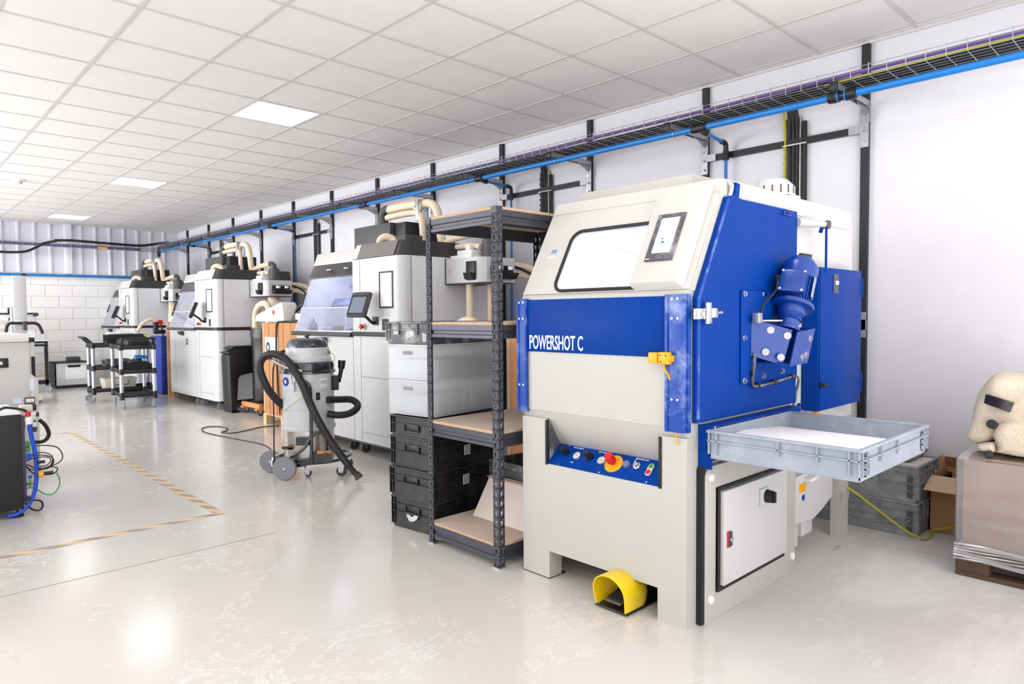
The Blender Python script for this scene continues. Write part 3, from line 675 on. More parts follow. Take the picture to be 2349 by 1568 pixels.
# rear filter housing, side wing and roof parts
part('filter_housing', G().prism([(2.78, 1.85), (2.80, 1.945), (3.3, 1.955), (3.36, 1.90), (3.36, 1.85)], 'y', 1.72, 2.40, .006), 'cream', t)
part('side_wing', G().prism([(2.80, 1.40), (2.80, 1.862), (2.815, 1.877), (4.10, 1.877), (4.15, 1.86), (4.17, 1.80), (4.19, .70), (3.36, .70), (3.36, 1.40)], 'y', YR+.012, YR+.02), 'greypanel', t)
part('rear_body', G().box(3.36, 4.15, YR+.12, YL, .62, 1.72, .01), 'greypanel', t)
for x, z in ((2.845, 1.84), (4.115, 1.82)): part('lifting_eye', G().cyl((x, YR+.008, z), (x, YR+.024, z), .014, seg=16), 'white', t)
part('wing_fold', G().box(2.9, 3.5, YR+.006, YR+.012, 1.79, 1.793).box(3.56, 4.10, YR+.006, YR+.012, 1.77, 1.773), 'greypanel', t)
# blue side door and its latch
DP = [(2.437, .852), (3.357, .852), (3.357, 1.797), (2.80, 1.797), (2.775, 1.80), (2.785, 1.86), (2.75, 1.865), (2.74, 1.81), (2.675, 1.795), (2.437, 1.36)]
sd = part('side_door', G().prism(DP, 'y', YR-.026, YR-.004, .004), 'blue', t, angle=8)
part('door_edge', G().tube([(2.445, YR-.026, .87), (2.445, YR-.026, 1.355), (2.68, YR-.026, 1.785)], .007, 6, 1), 'blueworn', sd)
part('hinge_pin', G().box(3.19, 3.27, YR-.036, YR-.026, 1.765, 1.785, .003).cyl((3.21, YR-.042, 1.777), (3.23, YR-.042, 1.777), .006, seg=8).cyl((3.24, YR-.042, 1.777), (3.255, YR-.042, 1.777), .006, seg=8), 'motorblue', sd)
part('top_clevis', G().tube([(2.72, YR-.01, 1.80), (2.72, YR-.02, 1.845), (2.71, YR-.01, 1.86)], .010, 8, 4), 'chrome', t)
g = G().box(2.405, 2.47, YR-.045, YR-.026, 1.275, 1.32, .003).box(2.475, 2.515, YR-.05, YR-.026, 1.255, 1.345, .004).box(2.51, 2.56, YR-.052, YR-.03, 1.28, 1.322, .004).cyl((2.55, YR-.043, 1.30), (2.60, YR-.04, 1.303), .007, .009, 10).cyl((2.44, YR-.05, 1.297), (2.44, YR-.044, 1.297), .009, seg=8)
part('toggle_latch', g, 'chrome', t, 'bright metal toggle latch')
# wheel motor, its plate, box and cable
mp = part('mounting_plate', G().box(2.785, 3.35, YR-.034, YR-.027, .985, 1.40, .002), 'blue', t)
for x, z in ((2.81, 1.385), (2.99, 1.385), (2.81, 1.19), (2.81, 1.0), (2.99, 1.01), (3.18, 1.02), (3.33, 1.385)):
    part('bolt', G().cyl((x, YR-.045, z), (x, YR-.034, z), .010, seg=6).cyl((x, YR-.037, z), (x, YR-.034, z), .014, seg=14), 'chrome', mp)
# wedge shaped blue motor box: back edge on the plate, front leaning away
by0, by1 = YR-.21, YR-.034
def quadbox(P, th, m_, nm):
    P = [Vector(p) for p in P]; nn_ = (P[2]-P[0]).cross(P[3]-P[0]).normalized(); P[1] = P[1]-nn_*(P[1]-P[0]).dot(nn_)
    g = G(); a = Vector(P[0]); nrm = (Vector(P[1])-a).cross(Vector(P[3])-a).normalized()*th
    V0 = [g.bm.verts.new(p) for p in P]; V1 = [g.bm.verts.new(Vector(p)+nrm) for p in P]
    g.bm.faces.new(V0); g.bm.faces.new(V1[::-1])
    for i in range(4): g.bm.faces.new((V0[i], V1[i], V1[(i+1) % 4], V0[(i+1) % 4]))
    return part(nm, g, m_, mx_)
mx_ = part('motor_box', G().box(2.93, 3.10, 1.335, YR-.04, 1.072, 1.078), 'motorblue', t, 'blue wedge-shaped motor carrier')
# left cheek stands off the plate towards the viewer, right cheek folds round the corner
Pa = [(2.877, 1.468, 1.109), (2.92, 1.33, 1.066), (2.985, 1.33, 1.222), (2.877, 1.468, 1.276)]
quadbox(Pa, .005, 'motorblue', 'box_side')
Pb = [(2.938, 1.322, 1.064), (3.118, 1.322, 1.070), (3.20, 1.322, 1.226), (3.012, 1.322, 1.214)]
quadbox(Pb, .005, 'motorblue', 'box_front')
quadbox([(3.118, 1.322, 1.07), (3.118, 1.46, 1.07), (3.20, 1.46, 1.235), (3.20, 1.322, 1.226)], .005, 'motorblue', 'box_far_side')
part('box_lid', G().prism([(2.88, 1.455), (2.93, 1.36), (3.0, 1.38), (3.02, 1.46)], 'z', 1.262, 1.268), 'greypanel', mx_)
def bolts_on(P, uv, nm='bolt'):
    P = [Vector(p) for p in P]; nrm = (P[1]-P[0]).cross(P[3]-P[0]).normalized()
    if nrm.y > 0 and abs(nrm.y) > abs(nrm.x): nrm = -nrm
    if nrm.x > 0 and abs(nrm.x) > abs(nrm.y): nrm = -nrm
    for u, v in uv:
        c = (P[0]*(1-u)+P[1]*u)*(1-v)+(P[3]*(1-u)+P[2]*u)*v
        part(nm, G().cyl(c, c+nrm*.007, .017, .016, 16).cyl(c+nrm*.007, c+nrm*.014, .009, seg=6), 'chrome', mx_)
bolts_on(Pa, ((.42, .22), (.85, .2), (.5, .84), (.92, .82)))
bolts_on(Pb, ((.6, .2), (.8, .25), (.82, .72)), 'hex_bolt')
# motor leaning back: axis from the box up and to the right
ax = Vector((.42, .0, .907)).normalized(); mo = Vector((3.075, 1.395, 1.215))
mt = part('wheel_motor', G().lathe([(0, 0), (.060, 0), (.060, .012), (.048, .014), (.044, .035), (.048, .05), (.054, .055), (.048, .07), (.060, .085), (.062, .115), (.094, .118), (.096, .128), (.094, .136), (.05, .138), (.05, .145), (.068, .148), (.068, .285), (.02, .286)], mo, 32, ax), 'motorblue', t, 'blue ribbed electric motor leaning to the right')
mq = ax.to_track_quat('Z', 'Y').to_matrix().to_4x4(); mq.translation = mo
part('fan_cowl', G().lathe([(.078, .262), (.082, .266), (.082, .325), (.079, .332), (.058, .362), (.052, .366), (0, .366)], mo, 32, ax), 'motorblue', mt)
g = G()
for i in range(34):
    a = 2*PI*i/34; c, s_ = math.cos(a), math.sin(a)
    g.prism([(.066*c-.0018*s_, .066*s_+.0018*c), (.077*c-.0018*s_, .077*s_+.0018*c), (.077*c+.0018*s_, .077*s_-.0018*c), (.066*c+.0018*s_, .066*s_-.0018*c)], 'z', .15, .28)
g.xf(mq); part('cooling_fins', g, 'motorblue', mt, kind='stuff')
# terminal box faces the camera
tb = Vector((-.97, -.24, 0)); tb = (tb-ax*tb.dot(ax)).normalized(); tu = ax.cross(tb).normalized()*-1
if tu.x < 0: tu = -tu
tf = Matrix(((tu.x, ax.x, tb.x, 0), (tu.y, ax.y, tb.y, 0), (tu.z, ax.z, tb.z, 0), (0, 0, 0, 1))); tf.translation = mo+ax*.145
tbx = part('terminal_box', G().box(-.054, .050, .015, .115, .05, .09, .003, 2, tf).box(-.058, .054, .01, .12, .09, .104, .004, 2, tf), 'motorblue', mt)
for u, v in ((-.049, .111), (.045, .111), (-.049, .019), (.045, .019)): part('screw', G().cyl(tf@Vector((u, v, .104)), tf@Vector((u, v, .108)), .006, seg=10), 'chrome', tbx)
part('rating_plate', G().box(.077, .081, .02, .12, .0, .04, 0, 1, tf), 'alu', mt)
c0 = tf@Vector((-.054, .09, .07))
part('cable_gland', G().cyl(c0, c0-tu*.03, .012, .010, 12), 'black', tbx)
part('motor_cable', G().tube([c0-tu*.02, Vector((c0.x-.05, min(c0.y, 1.43), c0.z-.01)), Vector((c0.x-.075, 1.425, c0.z-.06)), (2.90, 1.42, 1.34), (2.885, 1.425, 1.30), (2.87, 1.44, 1.28)], .006, 8, 6), 'cable', t)
part('gland_block', G().box(2.85, 2.89, YR-.08, YR-.05, 1.255, 1.30, .002), 'galv', t)
part('trunk_cable', G().tube([(2.875, YR-.05, 1.12), (2.872, YR-.05, 1.06), (2.868, YR-.045, 1.01), (2.885, YR-.04, .975), (2.95, YR-.04, .968), (3.1, YR-.04, .975), (3.26, YR-.04, .985), (3.33, YR-.04, .985), (3.365, YR-.035, .96), (3.378, YR-.02, .91), (3.378, YR-.01, .85), (3.365, YR, .82)], .007, 8, 6), 'cratedark', t)
for x, z in ((2.868, 1.03), (2.93, .972), (3.09, .977), (3.27, .988)): part('cable_clip', G().box(x-.008, x+.008, YR-.05, YR-.026, z-.012, z+.012, .002), 'black', t)
# second blue door on the filter wing
d2 = part('filter_door', G().box(3.505, 4.085, YR-.075, YR-.055, .795, 1.53, .004).box(3.50, 3.52, YR-.075, YR+.01, .795, 1.525, .003), 'blue', t)
for z in (.90, 1.43): part('door_hinge', G().box(4.085, 4.10, YR-.078, YR-.05, z-.05, z+.06, .002), 'blue', d2)
part('door_nameplate', G().box(3.68, 3.74, YR-.08, YR-.0755, 1.40, 1.50), 'cratedark', d2)
part('nameplate_face', G().box(3.70, 3.738, YR-.0825, YR-.08, 1.445, 1.465), 'white', d2)
part('catch', G().cyl((3.52, YR-.09, .93), (3.52, YR-.075, .93), .014, seg=10).cyl((3.51, YR-.10, .93), (3.57, YR-.10, .925), .007, seg=8), 'black', d2)
part('orange_catch', G().box(3.53, 3.575, YR-.06, YR-.03, .765, .795), 'orange', t)
part('support_bar', G().cyl((3.36, YR-.02, 1.745), (3.60, YR-.07, 1.75), .025, .014, 16), 'creamhead', t)
part('bar_end_cap', G().cyl((3.60, YR-.085, 1.748), (3.60, YR-.065, 1.75), .022, seg=20), 'cratedark', t)
part('gas_strut', G().cyl((3.585, YR-.075, 1.73), (3.585, YR-.075, 1.50), .006, seg=10).cyl((3.55, YR-.06, 1.71), (3.57, YR-.06, 1.735), .01, seg=8), 'blue', t)
part('strut_pad', G().box(3.46, 3.58, YR-.005, YR+.01, 1.565, 1.60), 'black', t)
# roof motor
rm = Vector((3.78, 1.80, 1.72))
part('fan_motor', G().lathe([(.10, 0), (.10, .19), (.115, .2), (.115, .285), (.11, .295), (.075, .33), (0, .335)], rm, 32), 'greypanel', t, 'grey fan motor on the roof')
g = G()
for i in range(30):
    a = 2*PI*i/30; g.box(.1, .113, -.003, .003, 0, .19, 0, 1, Matrix.Translation(rm)@Matrix.Rotation(a, 4, 'Z'))
for i in range(16):
    a = 2*PI*i/16; g.box(.112, .117, -.003, .003, .2, .29, 0, 1, Matrix.Translation(rm)@Matrix.Rotation(a, 4, 'Z'))
part('motor_fins', g, 'boxdark', t, kind='stuff')
part('motor_band', G().lathe([(.118, .235), (.119, .24), (.118, .245)], rm, 32), 'white', t)
part('motor_terminal', G().box(3.74, 3.82, 1.66, 1.69, 1.87, 1.95, .003), 'white', t)
# electrical cabinet on the side
ec = part('electric_cabinet', G().prism([(2.50, .0), (3.36, .0), (3.36, .66), (2.53, .66), (2.50, .63)], 'y', YR-.028, YR-.006, .003), 'cream', t)
part('brush_seal', G().prism([(2.478, .005), (2.505, .005), (2.505, .66), (2.535, .68), (2.50, .68), (2.478, .655)], 'y', YR-.026, YR+.0), 'rubber', t)
part('door_frame_seal', G().ring_plate((2.585, 3.22, .115, .565), [(2.605, .135), (3.205, .135), (3.205, .55), (2.605, .55)], frame((0, YR-.029, 0), (1, 0, 0), (0, 0, 1)), .008), 'rubber', ec)
ed = part('cabinet_door', G().box(2.612, 3.212, YR-.052, YR-.034, .14, .545, .003), 'greypanel', ec, 'plain light grey cabinet door')
lk = part('door_lock', G().box(2.635, 2.665, YR-.058, YR-.052, .30, .37, .003), 'red', ec)
part('lock_body', G().box(2.641, 2.669, YR-.062, YR-.056, .303, .367, .003), 'boxdark', ec)
part('lock_barrel', G().cyl((2.655, YR-.067, .335), (2.655, YR-.061, .335), .011, seg=16), 'chrome', ec)
part('isolator_plate', G().box(2.925, 3.0, YR-.062, YR-.052, .42, .50, .004), 'greypanel', ec)
part('isolator_knob', G().cyl((2.98, YR-.06, .46), (2.98, YR-.095, .46), .031, .027, 24).box(2.972, 2.988, YR-.105, YR-.09, .435, .485, .003), 'black', ec)
for x, z in ((2.545, .615), (2.545, .095), (3.325, .085)): part('plug_cap', G().lathe([(.019, 0), (.017, .008), (0, .012)], (x, YR-.028, z), 16, (0, -1, 0)), 'white', ec)
# shot bin behind the cabinet
part('shot_bin', G().prism([(3.38, .20), (3.38, .50), (4.0, .50), (4.0, .25), (3.86, .20), (3.74, .17)], 'y', YR+.04, YR+.5), 'greypanel', t)
part('bin_chute', G().box(3.42, 3.62, YR+.07, YR+.35, .04, .20, .004).box(3.66, 3.80, YR+.07, YR+.3, .08, .19, .003), 'greypanel', t)
part('bin_handle', G().tube([(3.62, YR+.04, .40), (3.62, YR+.0, .41), (3.70, YR+.0, .42), (3.74, YR+.0, .42), (3.74, YR+.04, .42)], .008, 8, 4), 'white', t)
part('bin_cover_bag', G().prism([(3.38, .44), (3.42, .49), (3.95, .52), (4.0, .47), (3.7, .46)], 'y', YR+.02, YR+.3), 'wrap', t)
bl = part('bin_warning_label', G().box(3.56, 3.63, YR+.037, YR+.04, .345, .39), 'orange', t)
part('bin_blue_symbol', G().cyl((3.6, YR+.036, .315), (3.6, YR+.04, .315), .022, seg=20), 'white', t)
part('symbol_disc', G().cyl((3.6, YR+.0345, .315), (3.6, YR+.038, .315), .018, seg=20), 'bluebin', t)
part('support_leg', G().box(4.05, 4.055, YR-.0, YR+.07, 0, .70).box(4.055, 4.13, YR-.0, YR+.006, 0, .70).box(4.055, 4.13, YR+.064, YR+.07, 0, .70).box(4.04, 4.14, YR-.002, YR+.0, .22, .27), 'cream', t)
part('rear_leg', G().box(4.05, 4.12, YL-.08, YL-.01, 0, .7), 'cream', t)
part('leg_bolt', G().cyl((3.83, 1.44, 0), (3.83, 1.44, .02), .012, seg=8), 'chrome', t)
# tray chute: blue bracket under the door and the big grey tray hanging on it
part('tray_bracket_plate', G().prism([(2.50, .835), (3.33, .835), (3.36, .85), (3.36, .80), (2.50, .80)], 'y', YR-.05, YR-.035).box(2.50, 3.34, YR-.06, YR-.0, .83, .838).box(2.49, 2.50, YR-.06, YR-.0, .66, .84).box(2.50, 2.6, YR-.05, YR-.0, .69, .70), 'blue', t)
for x in (2.515, 2.93, 3.32): part('rivet', G().cyl((x, YR-.064, .833), (x, YR-.05, .833), .006, seg=8), 'chrome', t)

# ------------------------------------------------------------------ crates
def crate(L, D, H, colm, name, label, loc, rot, group=None, ribs=True, handles=True, lip=.012, wall=.012, hooks=False, mid=True, stiff=(.33, .5, .67)):
    """open-topped stacking crate, length L along x, depth D along y, origin at the centre of its base"""
    t = thing(name, label, 'crate', loc, rot, group, world=False)
    x, y = L/2, D/2; i = .012
    g = G().box(-x+i, x-i, -y+i, y-i, .0, .012, .006)
    for s in (-1, 1):
        g.box(-x+i, x-i, min(s*(y-i), s*(y-i-.004)), max(s*(y-i), s*(y-i-.004)), .008, H-.003)
        g.box(min(s*(x-i), s*(x-i-.004)), max(s*(x-i), s*(x-i-.004)), -y+i, y-i, .008, H-.003)
    part('shell', g, colm, t)
    g = G()
    for s in (-1, 1):
        a, b = sorted((s*y, s*(y-i-.005))); g.box(-x, x, a, b, H-.012, H, .003)
        a, b = sorted((s*x, s*(x-i-.005))); g.box(a, b, -y+.016, y-.016, H-.012, H, .003)
    part('rim', g, colm, t)
    if ribs:
        g = G()
        for s in (-1, 1):
            for zz in ((H-.05, .5*H) if H > .15 else (.62*H,)):
                a, b = sorted((s*(y-.001), s*(y-i))); g.box(-x+.004, x-.004, a, b, zz, zz+.005)
                a, b = sorted((s*(x-.001), s*(x-i))); g.box(a, b, -y+.004, y-.004, zz, zz+.005)
                if not mid: break
            for f in (.02, .075, .925, .98) + tuple(stiff):
                xx = -x+f*L; a, b = sorted((s*(y-.001), s*(y-i))); g.box(xx-.0025, xx+.0025, a, b, .02 if f in (.02, .075, .925, .98) else H*.42, H-.005)
                if f in (.02, .075, .925, .98) or not handles:
                    yy = -y+f*D; a, b = sorted((s*(x-.001), s*(x-i))); g.box(a, b, yy-.0025, yy+.0025, .02 if f in (.02, .075, .925, .98) else H*.42, H-.005)
        part('ribs', g, colm, t)
    if handles:
        for s in (-1, 1):
            a, b = sorted((s*(x-i-.002), s*(x-.006)))
            h = part('handle_slot', G().box(a, b, -.055, .055, H-.05-.035, H-.05, .004), 'black', t)
            a, b = sorted((s*(x-i), s*(x-.0)))
            part('handle_rim', G().box(a, b, -.062, .062, H-.05, H-.044).box(a, b, -.062, .062, H-.092, H-.086).box(a, b, -.062, -.056, H-.09, H-.045).box(a, b, .056, .062, H-.09, H-.045), colm, h)
    return t
tray = crate(.76, .60, .118, 'crategrey', 'tray_crate', 'wide pale grey crate of white powder jutting from the machine side', (2.845, 1.150, .709), 0, handles=False, stiff=(.26, .50))
part('powder_fill', G().prism([(-.36, .02), (-.36, .075), (-.1, .088), (.25, .06), (.36, .03), (.36, .02)], 'y', -.28, .28, .004), 'powder', tray, 'white powder heaped in the tray')
g = G()
for sx in (-.34, .30):
    for k in range(4): g.box(sx, sx+.034, -.2995, -.292, .018+.024*k, .022+.024*k)
    g.box(sx, sx+.003, -.2995, -.292, .018, .095).box(sx+.031, sx+.034, -.2995, -.292, .018, .095)
part('corner_grille', g, 'crategrey', tray)
g = G()
for sx in (-.337, .303):
    for k in range(3): g.box(sx, sx+.028, -.2925, -.288, .025+.024*k, .040+.024*k)
for sy in (-.27, .24):
    for k in range(3): g.box(.3675, .3725, sy, sy+.022, .025+.024*k, .040+.024*k)
part('grille_holes', g, 'boxdark', tray)
# black crates in a stack behind the open rack, slightly turned
AG = math.radians(8)
cs = Matrix.Translation((2.385, 3.160, 0))@Matrix.Rotation(AG, 4, 'Z')
zs = [0, .192, .372, .562]; hs = [.205, .196, .205, .140]
blab = ['black crate at the bottom of the stack, a torn white patch on its end', 'second black crate from the floor, with a barcode label, jutting out', 'third black crate from the floor, barcode label on its long side', 'shallow topmost black crate right under the clear boxes']
for k in range(4):
    dx = (-.012 if k == 1 else 0)
    c = cs@Vector((.30+dx, .20, 0)); 
    t = crate(.60, .38, hs[k]-.01, 'crateblack', 'stacking_crate', blab[k], (c.x, c.y, zs[k]+.001), AG, 'black crates stacked behind the rack')
    if k in (1, 2):
        lb = part('barcode_label', G().box(-.04, .015, -.1925, -.1905, .07, .13), 'paper', t, 'white barcode sticker')
        g = G(); yy = .075
        while yy < .126: g.box(-.036, .011, -.1933, -.1925, yy, yy+.0018); yy += .0042
        part('barcode', g, 'boxdark', lb)
    if k == 0:
        part('torn_label', G().prism([(.02, .055), (.05, .09), (.035, .10), (.0, .085), (-.02, .10), (-.055, .10), (-.04, .075), (-.01, .06)], 'x', -.3025, -.3012), 'tornpaper', t, 'torn remains of a white sticker')
# clear plastic bins
def clear_bin(lab, z):
    c = cs@Vector((.30, .20, 0)); L, D, H = .60, .38, .212
    t = thing('clear_box', lab, 'box', (c.x, c.y, z), AG, 'clear plastic boxes above the black crates', world=False)
    x, y = L/2, D/2; g = G().box(-x+.01, x-.01, -y+.01, y-.01, 0, .006)
    for s in (-1, 1):
        a, b = sorted((s*y, s*(y-.003))); g.box(-x, x, a, b, .003, H)
    g.box(x-.003, x, -y+.003, y-.003, .003, H)
    g.ring_plate((-y+.003, y-.003, .003, H), [(p[0], p[1]) for p in rrect(.085, .02, .009, 3, .02, H-.05)], frame((-x, 0, 0), (0, 1, 0), (0, 0, 1)), .003)
    part('shell', g, 'acrylic', t)
    g = G().box(-x-.004, x+.004, -y-.004, -y+.001, H-.014, H, .002).box(-x-.004, x+.004, y-.001, y+.004, H-.014, H, .002).box(-x-.004, -x+.001, -y, y, H-.014, H, .002).box(x-.001, x+.004, -y, y, H-.014, H, .002)
    g.box(-x-.003, -x+.0, -y, y, H-.07, H-.066).box(-x, x, -y-.003, -y, H-.07, H-.066)
    for a in (-x+.006, -.03, .03, x-.01): g.box(a, a+.005, -y-.003, -y, .02, H-.02)
    part('rim', g, 'acrylic', t)
    g = G()
    for cx in (-.155, .165): part('window_moulding', G().tube([(cx+p[0], -y-.001, .085+p[1]) for p in rrect(.22, .12, .04, 4)], .003, 5, 1, closed=True), 'acrylic', t)
    g.tube([(-x-.001, p[0]+.02, H-.05+p[1]) for p in rrect(.09, .024, .011, 3)], .002, 5, 1, closed=True)
    part('handle_moulding', g, 'acrylic', t)
    part('contents', G().box(-x+.03, x-.04, -y+.03, y-.03, .008, .12, .01), 'boxcontents', t, 'blurred bluish grey contents')
clear_bin('lower clear plastic box, on the topmost black crate', .700)
clear_bin('upper clear plastic box, under the scuffed grey crate', .914)
c = cs@Vector((.29, .21, 0))
t = crate(.60, .40, .134, 'cratedark', 'stacking_crate', 'scuffed dark grey crate on top of the clear boxes', (c.x, c.y, 1.128), AG, handles=False, stiff=(.3, .7))
for pl_ in ([(.02, .03), (.03, .06), (.01, .085), (-.02, .09), (-.05, .08), (-.045, .05), (-.02, .045)], [(.09, .06), (.13, .055), (.14, .10), (.10, .10)], [(-.15, .02), (-.12, .015), (-.115, .07), (-.15, .06)]):
    part('torn_label', G().prism(pl_, 'x', -.290, -.2885), 'tornpaper', t)
# ------------------------------------------------------------------ open rack
RX0, RX1, RY0, RY1 = 2.308, 3.21, 2.53, 3.12; RH = 1.845
t = thing('storage_rack', 'dark grey bolted steel rack with four chipboard shelves', 'rack', ((RX0+RX1)/2, (RY0+RY1)/2, 0))
def keyhole(cx, cy):
    P = [(cx+.0062*math.cos(a), cy+.005+.0062*math.sin(a)) for a in [PI*(-.28)+PI*1.56*k/7 for k in range(8)]]
    return P+[(cx-.003, cy-.013), (cx+.003, cy-.013)]
def flange(g, o, u, h):
    fr = frame(o, u, (0, 0, 1)); z = .012
    g.box(0, .04, 0, z, -.001, .001, 0, 1, fr)
    while z+.05 < h: g.ring_plate((0, .04, z, z+.05), keyhole(.02, z+.026), fr, 0); z += .05
    g.box(0, .04, z, h, -.001, .001, 0, 1, fr)
for x, y, sx, sy in ((RX0, RY0, 1, 1), (RX0, RY1, 1, -1), (RX1, RY0, -1, 1), (RX1, RY1, -1, -1)):
    g = G(); flange(g, (x, y, 0), (sx, 0, 0), RH); flange(g, (x, y, 0), (0, sy, 0), RH)
    p_ = part('post', g, 'rack', t, angle=1)
    md = p_.modifiers.new('thick', 'SOLIDIFY'); md.thickness = .002; md.offset = 0
    part('post_foot', G().box(min(x-sx*.004, x+sx*.045), max(x-sx*.004, x+sx*.045), min(y-sy*.004, y+sy*.045), max(y-sy*.004, y+sy*.045), 0, .008), 'galv', t)
for k, z in enumerate((.126, .706, 1.262, 1.845)):
    sh = part('shelf_board', G().box(RX0+.006, RX1-.006, RY0+.006, RY1-.006, z-.014, z), 'chiptop', t)
    part('board_edge', G().box(RX0+.004, RX0+.006, RY0+.042, RY1-.042, z-.014, z).box(RX0+.042, RX1-.042, RY0+.004, RY0+.006, z-.014, z), 'chip', sh)
    zb = z-.014; sec = lambda s, o: [(o, zb), (o, zb-.030), (o+s*.007, zb-.034), (o+s*.007, zb-.050), (o+s*.0, zb-.054), (o+s*.0, zb-.07), (o+s*.012, zb-.07), (o+s*.016, zb-.066), (o+s*.016, zb)]
    for nm, ax_, o, s, a, b in (('beam', 'y', RX0+.003, 1, RY0+.04, RY1-.04), ('beam', 'y', RX1-.003, -1, RY0+.04, RY1-.04), ('beam', 'x', RY0+.003, 1, RX0+.04, RX1-.04), ('beam', 'x', RY1-.003, -1, RX0+.04, RX1-.04)):
        part(nm, G().prism(sec(s, o), ax_, a, b), 'rack', t)
    part('centre_beam', G().box(RX0+.02, RX1-.02, (RY0+RY1)/2-.02, (RY0+RY1)/2+.02, zb-.03, zb-.001), 'rack', t)
# things on the bottom shelf
tb_ = crate(.42, .50, .30, 'cratedark', 'tub', 'dusty dark grey tub on the bottom shelf of the rack', (2.93, 2.82, .1275), 0, handles=False, stiff=())
tb_['category'] = 'tub'
t = thing('cardboard_sheet', 'pale folded cardboard sheet leaning on the tub in the rack', 'cardboard', (2.6, 2.7, .1275))
part('sheet', G().prism([(2.55, .1275), (2.56, .1275), (2.70, .34), (2.69, .345)], 'y', 2.60, 3.02), 'powderpink', t)
part('flap', G().prism([(2.66, .345), (2.70, .34), (2.72, .30), (2.71, .295)], 'y', 2.60, 3.02), 'cartonlight', t)

# ------------------------------------------------------------------ foot pedal
t = thing('foot_pedal', 'yellow hooded foot pedal on the floor before the machine', 'foot pedal', (2.42, 1.83, 0))
# pedal axis points from the camera side towards the machine
pf = Matrix.Translation((2.325, 1.83, 0))@Matrix.Rotation(math.radians(0), 4, 'Z')
part('base_plate', G().box(0, .30, -.088, .088, .004, .014, .004, 2, pf), 'black', t)
N_ = 16; arc = [(.084*math.cos(PI*k/N_), .075+.084*math.sin(PI*k/N_)) for k in range(N_+1)]
def hood(r, z):
    return [(r*1.0, .014), (r*1.07, .075)]+[(r*1.07*math.cos(PI*k/N_), .085+r*.98*math.sin(PI*k/N_)) for k in range(0, N_+1)]+[(-r*1.07, .075), (-r, .014)]
g = G(); oo = hood(.082, 0); ii = hood(.077, 0)
for a, b, sh_ in ((0, .13, 0), (.13, .20, 1)):
    def P(v, x, k): return pf@Vector((x+(v[1]-.014)*(-.18 if x == 0 else 0), v[0]*k, v[1]*(k if k < 1 else 1)))
    ka, kb = (1, 1) if not sh_ else (1, .62)
    for q, (u0, u1) in enumerate(zip(oo, oo[1:])): g.bm.faces.new([g.bm.verts.new(p) for p in (P(u0, a, ka), P(u1, a, ka), P(u1, b, kb), P(u0, b, kb))])
    for q, (u0, u1) in enumerate(zip(ii, ii[1:])): g.bm.faces.new([g.bm.verts.new(p) for p in (P(u1, a, ka), P(u0, a, ka), P(u0, b, kb), P(u1, b, kb))])
for (u0, u1), (w0, w1) in zip(zip(oo, oo[1:]), zip(ii, ii[1:])): g.bm.faces.new([g.bm.verts.new(p) for p in (P(u0, 0, 1), P(w0, 0, 1), P(w1, 0, 1), P(u1, 0, 1))])
bmesh.ops.remove_doubles(g.bm, verts=g.bm.verts, dist=.0004); bmesh.ops.recalc_face_normals(g.bm, faces=g.bm.faces)
part('hood', g, 'yellow', t, angle=50)
part('switch_body', G().box(.19, .32, -.055, .05, .014, .075, .004, 2, pf), 'black', t)
part('body_cover', G().box(.17, .31, -.05, .06, .068, .105, .006, 2, pf), 'yellow', t)
part('treadle', G().prism([(.02, .03), (.022, .04), (.15, .065), (.16, .055)], 'y', -.04, .045).xf(pf), 'boxdark', t)
g = G()
for k in range(9): g.box(.03+.012*k, .036+.012*k, -.035, .04, .043+.0024*k, .046+.0024*k, 0, 1, pf)
part('treadle_grip', g, 'rubber', t)
for a, b in ((.012, -.07), (.012, .07)): part('screw', G().cyl(pf@Vector((a, b, .014)), pf@Vector((a, b, .017)), .005, seg=8), 'chrome', t)

